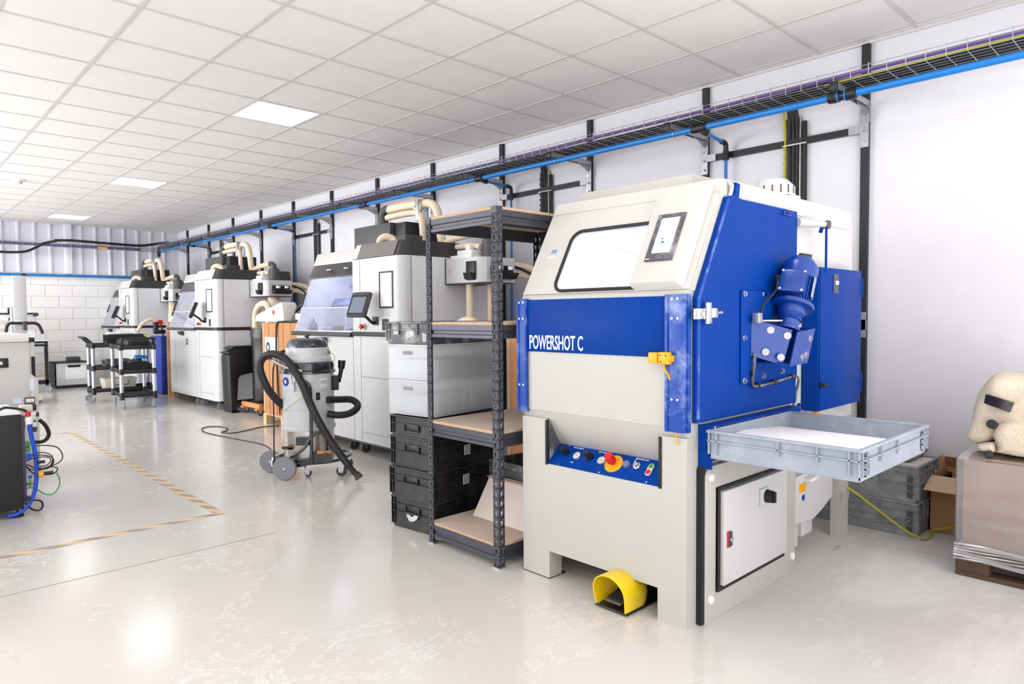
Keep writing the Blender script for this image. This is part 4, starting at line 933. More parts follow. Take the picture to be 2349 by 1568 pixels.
# ------------------------------------------------------------------ powder processing stations ("printers")
def caster(g, x, y, r=.05, w=.022, h=.12, dx=0.02):
    """wheel on a swivel fork, touching the floor"""
    g.cyl((x+dx, y-w/2, r), (x+dx, y+w/2, r), r, seg=18)
def fork(g, x, y, r=.05, w=.022, h=.12, dx=.02):
    for s in (-1, 1): g.prism([(x-.02, h), (x+.02, h), (x+dx+.01, r-.008), (x+dx-.01, r-.008)], 'y', y+s*(w/2+.004)-.0015, y+s*(w/2+.004)+.0015)
    g.box(x-.028, x+.028, y-.028, y+.028, h-.004, h+.001)
def station(ox, oy, lab, lit, v):
    t = thing('powder_station', lab, 'machine', (ox+.5, oy+1, 0)); 
    X = lambda x: ox+x; Y = lambda y: oy+y
    CH_ = .105; ym = .80; yt = 2.02; D = 1.10
    def foot(x0, y0, y1, c):   # plan outline with a rounded near corner
        pts = [(X(x0), Y(y1))]
        for k in range(5): a = PI/2*k/4; pts.append((X(x0+c-c*math.cos(a)), Y(y0+c-c*math.sin(a))))
        return pts+[(X(D), Y(y0)), (X(D), Y(y1))]
    part('lower_body', G().prism(foot(0, 0, ym-.004, CH_), 'z', .125, 1.115), 'prn', t)
    part('upper_body', G().prism(foot(0, 0, ym-.004, CH_), 'z', 1.15, 1.822), 'prn', t)
    part('hood_base', G().prism([(X(.0), Y(ym+.004)), (X(.0), Y(yt-.06)), (X(.06), Y(yt)), (X(D), Y(yt)), (X(D), Y(ym+.004))], 'z', .125, 1.10), 'prn', t)
    # black bumper all round at counter height
    part('bumper', G().prism([(X(-.02), Y(ym))]+[(X(-.02+.12-.12*math.cos(PI/2*k/4)), Y(-.02+.12-.12*math.sin(PI/2*k/4))) for k in range(5)]+[(X(D), Y(-.02)), (X(D), Y(ym))], 'z', 1.112, 1.152, .004), 'black', t)
    part('worktop_bumper', G().prism([(X(-.03), Y(ym+.01)), (X(-.03), Y(yt+.0)), (X(.03), Y(yt+.04)), (X(D), Y(yt+.04)), (X(D), Y(ym+.01))], 'z', 1.10, 1.142, .004), 'black' if v != 2 else 'boxdark', t)
    # panel joints on front and side
    g = G().box(X(-.001), X(.003), Y(.665), Y(.669), .14, 1.82).box(X(-.001), X(.003), Y(.10), Y(.665), .733, .737).box(X(-.001), X(.003), Y(.10), Y(.665), .215, .218)
    g.box(X(CH_+.0), X(CH_+.004), Y(-.001), Y(.003), .13, 1.82)
    part('panel_joints', g, 'boxdark', t)
    part('side_panel', G().box(X(CH_+.01), X(D-.01), Y(-.002), Y(.002), 1.16, 1.815), 'prnside', t)
    part('lower_side_panel', G().box(X(CH_+.01), X(D-.01), Y(-.002), Y(.002), .13, 1.105), 'prnside', t)
    # cap: sloping charcoal band
    z0, z1, s = 1.824, 1.962, .055
    def ring(k, z): return [Vector((X(p[0]), Y(p[1]), z)) for p in [(k, ym-.01)]+[(k+CH_-CH_*math.cos(PI/2*q/4), k*.55+CH_-CH_*math.sin(PI/2*q/4)) for q in range(5)]+[(D, k*.55), (D, ym-.01)]]
    g = G(); a = [g.bm.verts.new(p) for p in ring(0, z0)]; b = [g.bm.verts.new(p) for p in ring(s, z1)]
    for i in range(len(a)): g.bm.faces.new((a[i], a[(i+1) % len(a)], b[(i+1) % len(a)], b[i]))
    g.bm.faces.new(b); g.bm.faces.new(a[::-1]); bmesh.ops.recalc_face_normals(g.bm, faces=g.bm.faces)
    part('top_cap', g, 'prndark', t)
    d = frame((X(0)-.002, Y(ym-.01), z0), (0, -1, 0), (s, 0, z1-z0)); hh = math.hypot(s, z1-z0)
    part('cap_front', G().box(.09, ym-.01-CH_-.0, .002, hh-.002, 0, .004, 0, 1, d), 'prnmid' if v == 1 else 'prnlight', t)
    part('cap_strip', G().box(0, .082, .002, hh-.002, 0, .004, 0, 1, d), 'prnlight', t)
    # open booth: tapering hood with sloping glass
    hx0, hx1 = .0, .245; ztop = 1.79
    part('booth_end', G().prism([(X(.005), 1.142), (X(hx1), ztop), (X(hx1+.02), 1.84), (X(D), 1.84), (X(D), 1.142)], 'y', Y(yt-.02), Y(yt)), 'prn', t)
    part('booth_back', G().box(X(.93), X(D), Y(ym), Y(yt-.02), 1.142, 1.84), 'inner', t)
    part('booth_near_wall', G().prism([(X(.02), 1.15), (X(hx1), ztop), (X(.93), ztop), (X(.93), 1.15)], 'y', Y(ym-.004), Y(ym+.003)), 'inner', t)
    part('booth_floor', G().box(X(.02), X(.93), Y(ym), Y(yt-.02), 1.142, 1.147), 'inner', t)
    part('booth_ceiling', G().box(X(hx1), X(.93), Y(ym), Y(yt-.02), ztop+.01, ztop+.03), 'inner', t)
    part('visor', G().prism([(X(hx1-.065), 1.70), (X(hx1-.06), 1.705), (X(hx1+.005), 1.848), (X(hx1+.03), 1.848), (X(hx1-.02), 1.70)], 'y', Y(ym+.005), Y(yt)), 'prndark', t)
    part('hood_cap', G().prism([(X(hx1-.005), 1.845), (X(hx1+.045), 1.975), (X(D), 1.985), (X(D), 1.845)], 'y', Y(ym+.0), Y(yt), .003), 'prnlight', t)
    sf = frame((X(.0), Y(yt-.02), 1.145), (0, -1, 0), (hx1-.06, 0, .565)); sl = math.hypot(hx1-.06, .565)
    part('sash_upper', G().box(.0, yt-.02-ym, .25, sl, 0, .005, 0, 1, sf), 'glass', t)
    part('sash_lower', G().box(.0, yt-.02-ym, .0, .25, -.004, .001, 0, 1, sf), 'glass', t)
    part('sash_joint', G().box(.0, yt-.02-ym, .247, .253, -.004, .007, 0, 1, sf), 'white', t)
    part('sash_handle', G().box(.005, .035, .27, .43, .005, .022, .006, 2, sf), 'black', t)
    if v != 1:
        part('glare_patch', G().prism([(X(.12), 1.15), (X(.5), 1.15), (X(.3), 1.62)], 'y', Y(yt-.35), Y(yt-.34)), 'white', t)  # white triangle stands in for the bright glare on the glass
    else: part('spot_reflector', G().cyl((X(.21), Y(1.25), 1.775), (X(.21), Y(1.25), 1.785), .04, seg=16).cyl((X(.21), Y(1.6), 1.775), (X(.21), Y(1.6), 1.785), .04, seg=16), 'chrome', t)
    if lit: part('booth_lamp', G().box(X(.30), X(.36), Y(ym+.08), Y(yt-.12), ztop-.012, ztop+.009, .003), 'lampcool' if v == 1 else 'lampdim', t, 'cool white lamp tube')
    # doors and grips
    part('hood_door_grip', G().prism([(X(-.0), 1.085), (X(-.055), 1.085), (X(-.045), 1.04), (X(-.0), 1.02)], 'y', Y(1.30), Y(1.44)), 'boxdark', t)
    part('door_joint', G().box(X(-.001), X(.002), Y(1.72), Y(1.723), .14, .93).box(X(-.001), X(.002), Y(1.723), Y(1.95), .93, .933), 'boxdark', t)
    part('plinth', G().box(X(.05), X(D-.03), Y(.03), Y(yt-.03), .09, .126), 'black', t)
    for x, y in ((.06, .10), (.06, .74), (.06, .95), (.08, 1.9), (1.0, .1), (1.0, 1.9)):
        g = G(); fork(g, X(x), Y(y), h=.126); part('caster_fork', g, 'galv', t)
        g = G(); caster(g, X(x), Y(y), h=.126); part('caster_wheel', g, 'boxdark' if v == 1 else 'wheel', t)
    # notice frame
    nf = part('notice_frame', G().ring_plate((.0, .215, .0, .325), [(.013, .016), (.202, .016), (.202, .312), (.013, .312)], frame((X(0)-.004, Y(.335), 1.365), (0, -1, 0), (0, 0, 1)), .004), 'black', t)
    part('notice_sheet', G().box(X(-.003), X(-.001), Y(.122), Y(.332), 1.37, 1.685), 'paper', nf)
    # swivel screen on its arm
    mc = Matrix.Translation((X(-.15), Y(.44), 1.39))@Matrix.Rotation(math.radians(12 if v == 1 else -22), 4, 'Z')@Matrix.Rotation(math.radians(22), 4, 'Y')
    m0 = part('monitor', G().box(-.018, .022, -.115, .115, -.11, .125, .012, 3, mc), 'boxdark' if v == 1 else 'black', t, 'tilted touch screen on a short arm')
    part('monitor_screen', G().box(-.0195, -.017, -.085, .085, -.075, .075, 0, 1, mc), 'screendark', m0)
    part('monitor_bezel', G().box(-.0188, -.0175, -.105, .105, -.1, .098, 0, 1, mc), 'black', m0)
    part('status_strip', G().box(-.012, .012, -.08, .08, .1245, .1265, 0, 1, mc), 'red', m0)
    part('monitor_arm', G().tube([mc@Vector((.02, 0, -.05)), (X(-.08), Y(.42), 1.28), (X(-.04), Y(.41), 1.24), (X(0), Y(.41), 1.24)], .014, 8, 4).box(X(-.01), X(0), Y(.36), Y(.45), 1.215, 1.29, .003), 'black', t)
    es = part('emergency_stop', G().cyl((X(-.002), Y(.60), 1.20), (X(-.01), Y(.60), 1.20), .032, seg=20), 'stripey', t)
    part('stop_mushroom', G().cyl((X(-.01), Y(.60), 1.20), (X(-.03), Y(.60), 1.20), .012, seg=12).cyl((X(-.03), Y(.60), 1.20), (X(-.05), Y(.60), 1.20), .024, .018, 18), 'red', es)
    part('side_grip', G().box(X(-.012), X(.0), Y(.20), Y(.29) if v == 1 else Y(.24), 1.17, 1.27, .006), 'black', t)
    part('display_mark', G().box(X(-.0015), X(0), Y(.25), Y(.36), 1.745, 1.75), 'prnside', t)
    # feeder box on the near side
    FZ0, FZ1 = 1.583, 1.80
    fb = part('feeder_box', G().prism([(X(.48), Y(0)), (X(.48), Y(-.42)), (X(.50), Y(-.47)), (X(.54), Y(-.50)), (X(.87), Y(-.50)), (X(.87), Y(0))], 'z', FZ0, FZ1), 'prn', t)
    part('feeder_flange', G().box(X(.474), X(.479), Y(-.012), Y(.0), FZ0-.01, FZ1+.01), 'boxdark', fb)
    part('feeder_base', G().prism([(X(.485), Y(0)), (X(.485), Y(-.42)), (X(.545), Y(-.49)), (X(.865), Y(-.49)), (X(.865), Y(0))], 'z', FZ0-.012, FZ0), 'boxdark', fb)
    part('red_symbol', G().cyl((X(.479), Y(-.06), 1.69), (X(.4795), Y(-.06), 1.69), .016, seg=16), 'cartonlight', fb)
    d1 = part('dispenser', G().box(X(.462), X(.48), Y(-.43), Y(-.31), 1.61, 1.765, .006).prism([(X(.478), 1.66), (X(.42), 1.665), (X(.44), 1.61), (X(.478), 1.60)], 'y', Y(-.42), Y(-.32)), 'black', fb)
    part('double_dispenser', G().box(X(.58), X(.84), Y(-.52), Y(-.50), 1.63, 1.73, .006).prism([(Y(-.50), 1.655), (Y(-.60), 1.665), (Y(-.56), 1.615), (Y(-.50), 1.61)], 'x', X(.585), X(.835)), 'black', fb)
    for x in (.65, .77): part('dispenser_cup', G().cyl((X(x), Y(-.545), 1.69), (X(x), Y(-.545), 1.72), .033, seg=16, caps=False), 'chrome', fb)
    part('valve_block', G().box(X(.50), X(.70), Y(-.34), Y(-.05), FZ1, FZ1+.03, .004).box(X(.52), X(.66), Y(-.32), Y(-.12), FZ1+.03, FZ1+.075, .008).box(X(.55), X(.60), Y(-.26), Y(-.2), FZ1+.075, FZ1+.12, .004), 'white', fb)
    cz = part('canister', G().lathe([(.07, 0), (.07, .16), (.055, .17), (0, .17)], (X(.66), Y(-.41), FZ1), 20), 'boxdark', fb)
    part('canister_elbow', G().tube([(X(.66), Y(-.41), FZ1+.16), (X(.66), Y(-.40), FZ1+.21), (X(.65), Y(-.35), FZ1+.235), (X(.65), Y(-.30), FZ1+.235)], .034, 10, 4), 'boxdark', fb)
    part('feeder_hose', G().tube([(X(.65), Y(-.31), FZ1+.235), (X(.64), Y(-.1), FZ1+.225), (X(.62), Y(.06), FZ1+.2), (X(.60), Y(.14), 1.96)], .034, 12, 5, rib=.05, pitch=.016), 'hose', t)
    part('short_hose', G().tube([(X(.62), Y(-.33), FZ1+.10), (X(.62), Y(-.2), FZ1+.12), (X(.6), Y(-.02), FZ1+.12)], .026, 10, 5, rib=.06), 'hose', t)
    # charcoal box and hoses on the roof
    bx = part('roof_box', G().box(X(.36), X(.78), Y(.70), Y(1.36), 1.95, 2.20, .006), 'boxdark', t)
    part('roof_box_front', G().box(X(.30), X(.50), Y(.36), Y(.62), 1.955, 2.05, .006), 'boxdark', t)
    part('roof_box_black', G().box(X(.40), X(.80), Y(.5), Y(.70), 1.955, 2.19, .006), 'black', t)
    part('roof_elbow', G().cyl((X(.52), Y(1.06), 2.19), (X(.52), Y(1.06), 2.27), .055, seg=16).tube([(X(.52), Y(1.06), 2.24), (X(.52), Y(1.07), 2.33), (X(.53), Y(1.02), 2.37), (X(.53), Y(.96), 2.365)], .042, 12, 4), 'boxdark', t)
    part('upper_hose', G().tube([(X(.53), Y(.98), 2.365), (X(.54), Y(.7), 2.37), (X(.55), Y(.45), 2.36), (X(.56), Y(.33), 2.355), (X(.57), Y(.25), 2.31), (X(.58), Y(.215), 2.2), (X(.59), Y(.20), 2.05), (X(.60), Y(.19), 1.95)], .040, 14, 6, rib=.04, pitch=.018), 'hose', t)
    part('lower_hose', G().tube([(X(.50), Y(.96), 2.28), (X(.50), Y(.7), 2.285), (X(.50), Y(.50), 2.28), (X(.505), Y(.41), 2.25), (X(.51), Y(.385), 2.17), (X(.515), Y(.38), 2.05), (X(.52), Y(.375), 1.95)], .030, 12, 6, rib=.05, pitch=.016), 'hose', t)
    part('hose_clamp', G().box(X(.47), X(.60), Y(.40), Y(.44), 2.19, 2.40, .004).cyl((X(.49), Y(.44), 2.30), (X(.49), Y(.48), 2.33), .02), 'chrome', t)
    part('stub_hose', G().tube([(X(.22), Y(.66), 1.955), (X(.22), Y(.65), 2.01), (X(.25), Y(.61), 2.04), (X(.30), Y(.56), 2.02), (X(.32), Y(.52), 1.98)], .036, 12, 5, rib=.05, pitch=.016), 'hose', t)
    part('hose_to_wall', G().tube([(X(.87), Y(-.30), 1.74), (X(1.0), Y(-.36), 1.75), (X(1.12), Y(-.5), 1.70), (X(1.2), Y(-.66), 1.55), (X(1.24), Y(-.75), 1.35), (X(1.24), Y(-.76), 1.05)], .034, 12, 6, rib=.09, pitch=.018), 'hose', t)
    part('hose_to_wall', G().tube([(X(.87), Y(-.42), 1.67), (X(.98), Y(-.47), 1.66), (X(1.10), Y(-.6), 1.6), (X(1.18), Y(-.72), 1.45), (X(1.2), Y(-.8), 1.2)], .03, 12, 6, rib=.09, pitch=.018), 'hose', t)
    part('feed_cable', G().tube([(X(.88), Y(-.40), 1.75), (X(.98), Y(-.55), 1.68), (X(1.1), Y(-.75), 1.5), (X(1.12), Y(-.9), 1.3)], .012, 7, 6), 'cable', t)
    return t, X, Y
st1, X, Y = station(3.35, 4.89, 'nearest white powder station with a brightly lit glass booth', True, 1)
part('drop_hose', G().tube([(X(.56), Y(-.25), 1.575), (X(.56), Y(-.25), 1.4), (X(.55), Y(-.26), 1.15), (X(.55), Y(-.26), .9)], .034, 12, 5, rib=.07, pitch=.018), 'hose', st1)
part('drop_hose', G().tube([(X(.72), Y(-.34), 1.575), (X(.72), Y(-.34), 1.3), (X(.71), Y(-.35), 1.0)], .026, 12, 5, rib=.07, pitch=.018), 'hose', st1)
st2, X, Y = station(3.52, 9.60, 'middle white powder station with a pale glass booth and a round badge', True, 2)
part('drop_hose', G().tube([(X(.68), Y(-.3), 1.575), (X(.70), Y(-.36), 1.48), (X(.80), Y(-.55), 1.36), (X(.86), Y(-.64), 1.22), (X(.86), Y(-.68), 1.08), (X(.86), Y(-.7), .85)], .075, 14, 6, rib=.035, pitch=.03), 'hose', st2)
def badge(X, Y, pt, s=.05, nm='round_badge'):
    b = part(nm, G().cyl((X(-.001), Y(1.18), .93), (X(-.003), Y(1.18), .93), s, seg=28), 'boxdark', pt)
    text_mesh('hp', s*1.25, frame((X(-.0035), Y(1.18)+s*.62, .93-s*.28), (0, -1, 0), (0, 0, 1)), 'white', b, 'badge_lettering', .95, .001, .0005, .35)
badge(X, Y, st2)
st3, X, Y = station(3.45, 13.38, 'farthest white powder station in the corner by the ribbed wall', True, 3)
badge(X, Y, st3)
part('drop_hose', G().tube([(X(.60), Y(-.3), 1.575), (X(.58), Y(-.36), 1.4), (X(.52), Y(-.5), 1.2), (X(.48), Y(-.6), 1.02)], .075, 14, 6, rib=.035, pitch=.03), 'hose', st3)
# things inside the lit booth
def sp(a, b, X_, z=None): p = onx(a, b, X_); return (p.x, p.y, p.z if z is None else z)
a = onx(822, 705, 3.80); b = onx(772, 705, 3.80)
t = thing('sieve_tray', 'bluish grey sieve tray on a glass shelf inside the lit booth', 'tray', (3.8, (a.y+b.y)/2, 1.38))
part('tray_body', G().prism([(3.72, 1.395), (3.90, 1.42), (3.90, 1.50), (3.72, 1.43)], 'y', a.y, b.y-.08, .005), 'toolblue', t)
part('tray_wing', G().prism([(b.y-.08, 1.40), (b.y+.02, 1.395), (b.y-.07, 1.49)], 'x', 3.74, 3.88), 'toolblue', t)
part('shelf', G().box(3.70, 3.95, a.y-.1, b.y+.02, 1.38, 1.388), 'alu', t)
for yy in (a.y-.05, b.y-.1): part('shelf_leg', G().cyl((3.86, yy, 1.148), (3.86, yy, 1.38), .008), 'alu', t)
p = onx(812, 690, 3.86)
t = thing('spray_gun', 'bluish hand gun hanging at the right inside the lit booth', 'tool', (p.x, p.y, 1.50))
part('barrel', G().cyl((p.x, p.y, 1.50), (p.x, p.y, 1.62), .03).cyl((p.x, p.y+.02, 1.62), (p.x-.02, p.y-.04, 1.66), .045), 'toolblue', t)
part('grip', G().cyl((p.x, p.y, 1.46), (p.x, p.y+.03, 1.51), .035), 'toolblue', t)
p = onx(720, 745, 3.55)
t = thing('glove', 'limp bluish glove hanging low inside the lit booth', 'glove', (p.x, p.y, 1.148))
part('glove_body', G().lathe([(0, 0), (.035, .012), (.045, .035), (.03, .07), (.012, .095), (.004, .13), (0, .14)], (p.x, p.y, 1.148), 16), 'toolblue', t)
part('cuff', G().lathe([(.02, 0), (.048, .004), (.046, .014), (.02, .016)], (p.x, p.y, 1.148), 16), 'boxdark', t)
p = onz(775, 762, 1.15); p.x = 3.62; p = onx(775, 758, 3.62)
t = thing('brush', 'dark brush lying on the floor of the lit booth', 'brush', (p.x, p.y, 1.148))
part('handle', G().box(3.60, 3.63, p.y+.05, p.y+.30, 1.148, 1.17, .006), 'toolblue', t)
part('bristles', G().box(3.58, 3.65, p.y-.08, p.y+.05, 1.148, 1.19, .004), 'boxdark', t)
p = onx(808, 758, 3.66)
t = thing('scraper', 'flat dark scraper lying right of the brush in the lit booth', 'tool', (p.x, p.y, 1.148))
part('blade', G().box(3.60, 3.74, p.y-.05, p.y+.04, 1.148, 1.16), 'boxdark', t); part('grip', G().box(3.65, 3.69, p.y+.04, p.y+.11, 1.148, 1.175, .004), 'toolblue', t)

# ------------------------------------------------------------------ industrial vacuum cleaner
VC = Vector((2.655, 5.24, 0))
t = thing('vacuum_cleaner', 'grey industrial vacuum cleaner with steel dust bin on a wheeled frame', 'vacuum cleaner', VC)
part('dust_bin', G().lathe([(0, .115), (.200, .115), (.203, .125), (.203, .385)], VC, 40), 'steel', t, 'polished stainless steel bin')
part('lower_ring', G().lathe([(.214, .375), (.218, .39), (.214, .405)], VC, 40), 'vac', t)
part('filter_drum', G().lathe([(.208, .385), (.208, .54), (.2105, .543), (.208, .546), (.208, .70), (.2105, .703), (.208, .706), (.208, .84)], VC, 40), 'vac', t)
part('head_flange', G().lathe([(.215, .835), (.224, .84), (.224, .855), (.214, .862)], VC, 40), 'navy', t)
part('head_ring', G().lathe([(.212, .86), (.215, .90), (.208, .925), (.196, .93)], VC, 40), 'navy', t)
part('motor_housing', G().lathe([(.190, .925), (.192, .955), (.178, .975), (.176, 1.035), (.168, 1.045)], VC, 40), 'vac', t)
part('dome_lid', G().lathe([(.166, 1.04), (.163, 1.075), (.145, 1.105), (.11, 1.118), (0, 1.12)], VC, 40), 'navy', t, 'shiny dark grey domed lid')
part('lid_knob', G().cyl(VC+Vector((0, 0, 1.118)), VC+Vector((0, 0, 1.135)), .012).cyl(VC+Vector((-.02, .01, 1.13)), VC+Vector((.02, -.01, 1.145)), .006), 'black', t)
th = math.atan2(-VC.y, -VC.x)     # direction towards the camera
def on_v(a, r, z): return VC+Vector((r*math.cos(th+a), r*math.sin(th+a), z))
def arcplate(r, a0, a1, z0, z1, m_, nm, th_=.003, par=None, n=8):
    g = G()
    i = [(g.bm.verts.new(on_v(a0+(a1-a0)*k/n, r, z0)), g.bm.verts.new(on_v(a0+(a1-a0)*k/n, r, z1)), g.bm.verts.new(on_v(a0+(a1-a0)*k/n, r-th_, z0)), g.bm.verts.new(on_v(a0+(a1-a0)*k/n, r-th_, z1))) for k in range(n+1)]
    for a, b in zip(i, i[1:]):
        g.bm.faces.new((a[0], b[0], b[1], a[1])); g.bm.faces.new((a[1], b[1], b[3], a[3])); g.bm.faces.new((a[0], a[2], b[2], b[0]))
    g.bm.faces.new((i[0][0], i[0][1], i[0][3], i[0][2])); g.bm.faces.new((i[-1][0], i[-1][2], i[-1][3], i[-1][1]))
    return part(nm, g, m_, par or t)
lb = arcplate(.2125, .42, .78, .715, .80, 'white', 'name_label')
arcplate(.2135, .43, .77, .722, .724, 'boxdark', 'label_line', par=lb); arcplate(.2135, .43, .77, .755, .757, 'boxdark', 'label_line', par=lb)
q = on_v(.47, .2140, .765); tt = Vector((-math.sin(th+.6), math.cos(th+.6), 0))
text_mesh('DUSTOP', .020, frame(q, tt, (0, 0, 1)), 'boxdark', lb, 'label_lettering', .75, .0003, .0003)
sg = part('blue_safety_symbol', G().cyl(on_v(-.97, .205, .775), on_v(-.97, .2125, .775), .036, seg=24), 'bluebin', t)
part('symbol_figure', G().box(-.012, .012, -.014, .012, 0, .001, .003, 1, frame(on_v(-.97, .2128, .775), (-math.sin(th-.97), math.cos(th-.97), 0), (0, 0, 1))), 'white', sg)
for a in (-.55,): part('clamp', G().tube([on_v(a-.06, .216, .85), on_v(a-.05, .222, .80), on_v(a, .226, .755), on_v(a+.05, .222, .80), on_v(a+.06, .216, .85)], .004, 6, 4).box(-.012, .012, -.05, .03, 0, .012, .003, 1, frame(on_v(a, .212, .75), (-math.sin(th+a), math.cos(th+a), 0), (0, 0, 1))), 'chrome', t)
for z in (.655, .43): 
    pl = arcplate(.2115, .28, .44, z-.03, z+.03, 'black', 'cable_plate', n=4)
    part('plate_screw', G().cyl(on_v(.36, .211, z), on_v(.36, .219, z), .009, seg=8), 'chrome', pl)
tool = part('tool_holder', G().box(-.02, .035, -.07, .05, 0, .05, .004, 2, frame(on_v(1.15, .205, .76), (-math.sin(th+1.2), math.cos(th+1.2), 0), (0, 0, 1))), 'black', t)
part('crevice_nozzle', G().cyl(on_v(1.35, .25, .75), on_v(1.42, .27, .86), .015, .018, 14).cyl(on_v(1.42, .27, .86), on_v(1.44, .275, .93), .026, .032, 16), 'black', t)
part('green_lamp', G().cyl(on_v(1.2, .17, 1.0), on_v(1.2, .19, 1.0), .014), 'green', t)
part('grey_cord_loop', G().tube([on_v(1.25, .18, 1.0), on_v(1.35, .22, .97), on_v(1.3, .21, .92), on_v(1.2, .20, .90)], .005, 6, 5), 'white', t)
part('front_grip', G().tube([on_v(-.95, .203, .24), on_v(-.98, .245, .245), on_v(-.72, .245, .245), on_v(-.70, .203, .24)], .011, 8, 1), 'black', t)
# frame: lies in a plan turned towards the camera
def fw(u, w, z): # u to the viewer's right, w towards the viewer
    r = Vector((math.cos(YAW), -math.sin(YAW), 0)); f = Vector((-math.sin(YAW), -math.cos(YAW), 0)); return VC+r*u+f*w+Vector((0, 0, z))
part('chassis_bar', G().tube([fw(-.13, .20, .115), fw(.05, .21, .12), fw(.23, .18, .13), fw(.32, .10, .145), fw(.34, .0, .15), (fw(.31, -.12, .15)), fw(.2, -.2, .14), fw(0, -.22, .13), fw(-.2, -.16, .12)], .013, 8, 5), 'navy', t)
part('chassis_plate', G().prism([(0, 0), (.10, .01), (.24, .05), (.34, .06), (.34, .085), (.22, .08), (.0, .06)], 'z', -.004, .004).xf(frame(fw(-.10, .215, .085), (RT.x, RT.y, 0), (0, 0, 1))), 'navy', t)
part('wheel_bracket', G().prism([(-.07, -.05), (.03, -.05), (.06, .03), (.12, .05), (-.07, .05)], 'z', -.006, .006).xf(frame(fw(-.10, .24, .085), (RT.x, RT.y, 0), (0, 0, 1))), 'navy', t)
part('wheel_bracket', G().box(-.05, .08, -.06, .05, -.006, .006, .003, 1, frame(fw(-.30, -.02, .105), (RT.x, RT.y, 0), (0, 0, 1))), 'navy', t)
part('bumper_loop', G().tube([fw(-.20, -.05, .17), fw(-.28, .03, .14), fw(-.30, .05, .08), fw(-.26, .06, .05), fw(-.18, .05, .05)], .009, 8, 5), 'chrome', t)
for c_, d_ in ((fw(-.12, .26, .093), Vector((-.35, -.94, 0))), (fw(-.33, -.02, .093), Vector((-.5, -.86, 0)))):
    d_ = -fwd.copy(); d_.z = 0; d_.normalize()
    w = part('rear_wheel', G().lathe([(.02, -.018), (.07, -.018), (.088, -.02), (.093, -.012), (.093, .012), (.088, .02), (.07, .018), (.02, .018), (0, .022)], c_, 32, d_), 'wheel', t, 'large grey wheel')
    part('hub_bolt', G().cyl(c_+d_*.018, c_+d_*.027, .011, seg=10), 'chrome', w)
for u, w_ in ((.30, .14), (.28, -.16), (.03, .15)):
    c_ = fw(u, w_, .045 if u > .1 else .03); r_ = .042 if u > .1 else .028
    d_ = Vector((-.75, -.66, 0)).normalized()
    part('castor_wheel', G().lathe([(.012, -.013), (r_-.004, -.013), (r_, -.008), (r_, .008), (r_-.004, .013), (.012, .013), (0, .014)], Vector((c_.x, c_.y, r_+.001)), 24, d_), 'boxdark', t)
    part('castor_fork', G().prism([(-.018, -.02), (.018, -.02), (.03, .055), (-.025, .055)], 'z', .0, .003).xf(frame(Vector((c_.x, c_.y, r_+.01))+d_*.016, d_.cross(Vector((0, 0, 1)))*-1, (0, 0, 1))), 'chrome', t)
part('upright', G().tube([fw(.085, .225, .12), fw(.085, .225, .45), fw(.085, .225, .66), fw(.08, .24, .75), fw(.03, .24, .79)], .013, 10, 5).box(-.02, .16, -.02, .05, -.003, .003, 0, 1, frame(fw(.085, .215, .15), (RT.x, RT.y, 0), (0, 0, 1))), 'navy', t)
part('release_lever', G().tube([fw(-.13, .22, .15), fw(-.02, .25, .21), fw(.04, .24, .26), fw(.08, .23, .33), fw(.14, .22, .37), fw(.19, .2, .34), fw(.2, .2, .2), fw(.2, .2, .15)], .011, 8, 5), 'navy', t)
part('lever_block', G().box(-.06, .05, -.03, .035, -.01, .012, .004, 1, frame(fw(.02, .22, .30), (RT.x, RT.y, 0), (0, 0, 1))), 'navy', t)
part('brass_valve', G().cyl(fw(.14, .22, .215), fw(.24, .22, .215), .010).box(.13, .19, -.012, .012, -.01, .01, .003, 1, frame(fw(0, .23, .215), (RT.x, RT.y, 0), (0, 0, 1))), 'wood', t)
part('push_handle', G().tube([fw(.02, .22, .86), fw(-.12, .22, .90), fw(-.26, .16, .965), fw(-.30, .06, .98), fw(-.27, .0, .96), fw(-.2, -.05, .90)], .013, 10, 6), 'steel', t)
part('suction_hose', G().tube([fw(-.12, .0, .50), fw(-.19, .08, .575), fw(-.27, .15, .70), fw(-.325, .17, .84), fw(-.33, .17, .93), fw(-.28, .18, .985), fw(-.20, .20, 1.0), fw(-.10, .22, .95), fw(.01, .25, .80), fw(.09, .27, .62), fw(.16, .29, .48), fw(.26, .31, .32), fw(.36, .33, .19)], .030, 14, 7, rib=.05, pitch=.014), 'steelhose', t)
part('hose_cuff', G().cyl(fw(.34, .33, .215), fw(.42, .345, .115), .030, .026, 16).cyl(fw(.42, .345, .115), fw(.475, .355, .055), .022, .022, 14), 'black', t)
part('hose_mouth', G().cyl(fw(.465, .353, .075), fw(.495, .36, .035), .026, .034, 8), 'pallet', t)
part('inlet_hose', G().tube([fw(.19, .12, .62), fw(.26, .02, .61), fw(.34, -.05, .60), fw(.395, -.04, .565), fw(.40, .02, .53), fw(.35, .08, .50), fw(.27, .12, .495), fw(.19, .14, .51)], .028, 12, 6, rib=.05, pitch=.014), 'steelhose', t)
part('earth_wire', G().tube([fw(.055, .225, .655), fw(.0, .24, .64), fw(-.1, .215, .57), fw(-.2, .12, .52)], .003, 6, 6), 'yellowgreen', t)
part('back_grip', G().tube([fw(-.16, -.08, 1.0), fw(-.20, -.02, 1.01), fw(-.25, .02, .98)], .014, 8, 4), 'black', t)
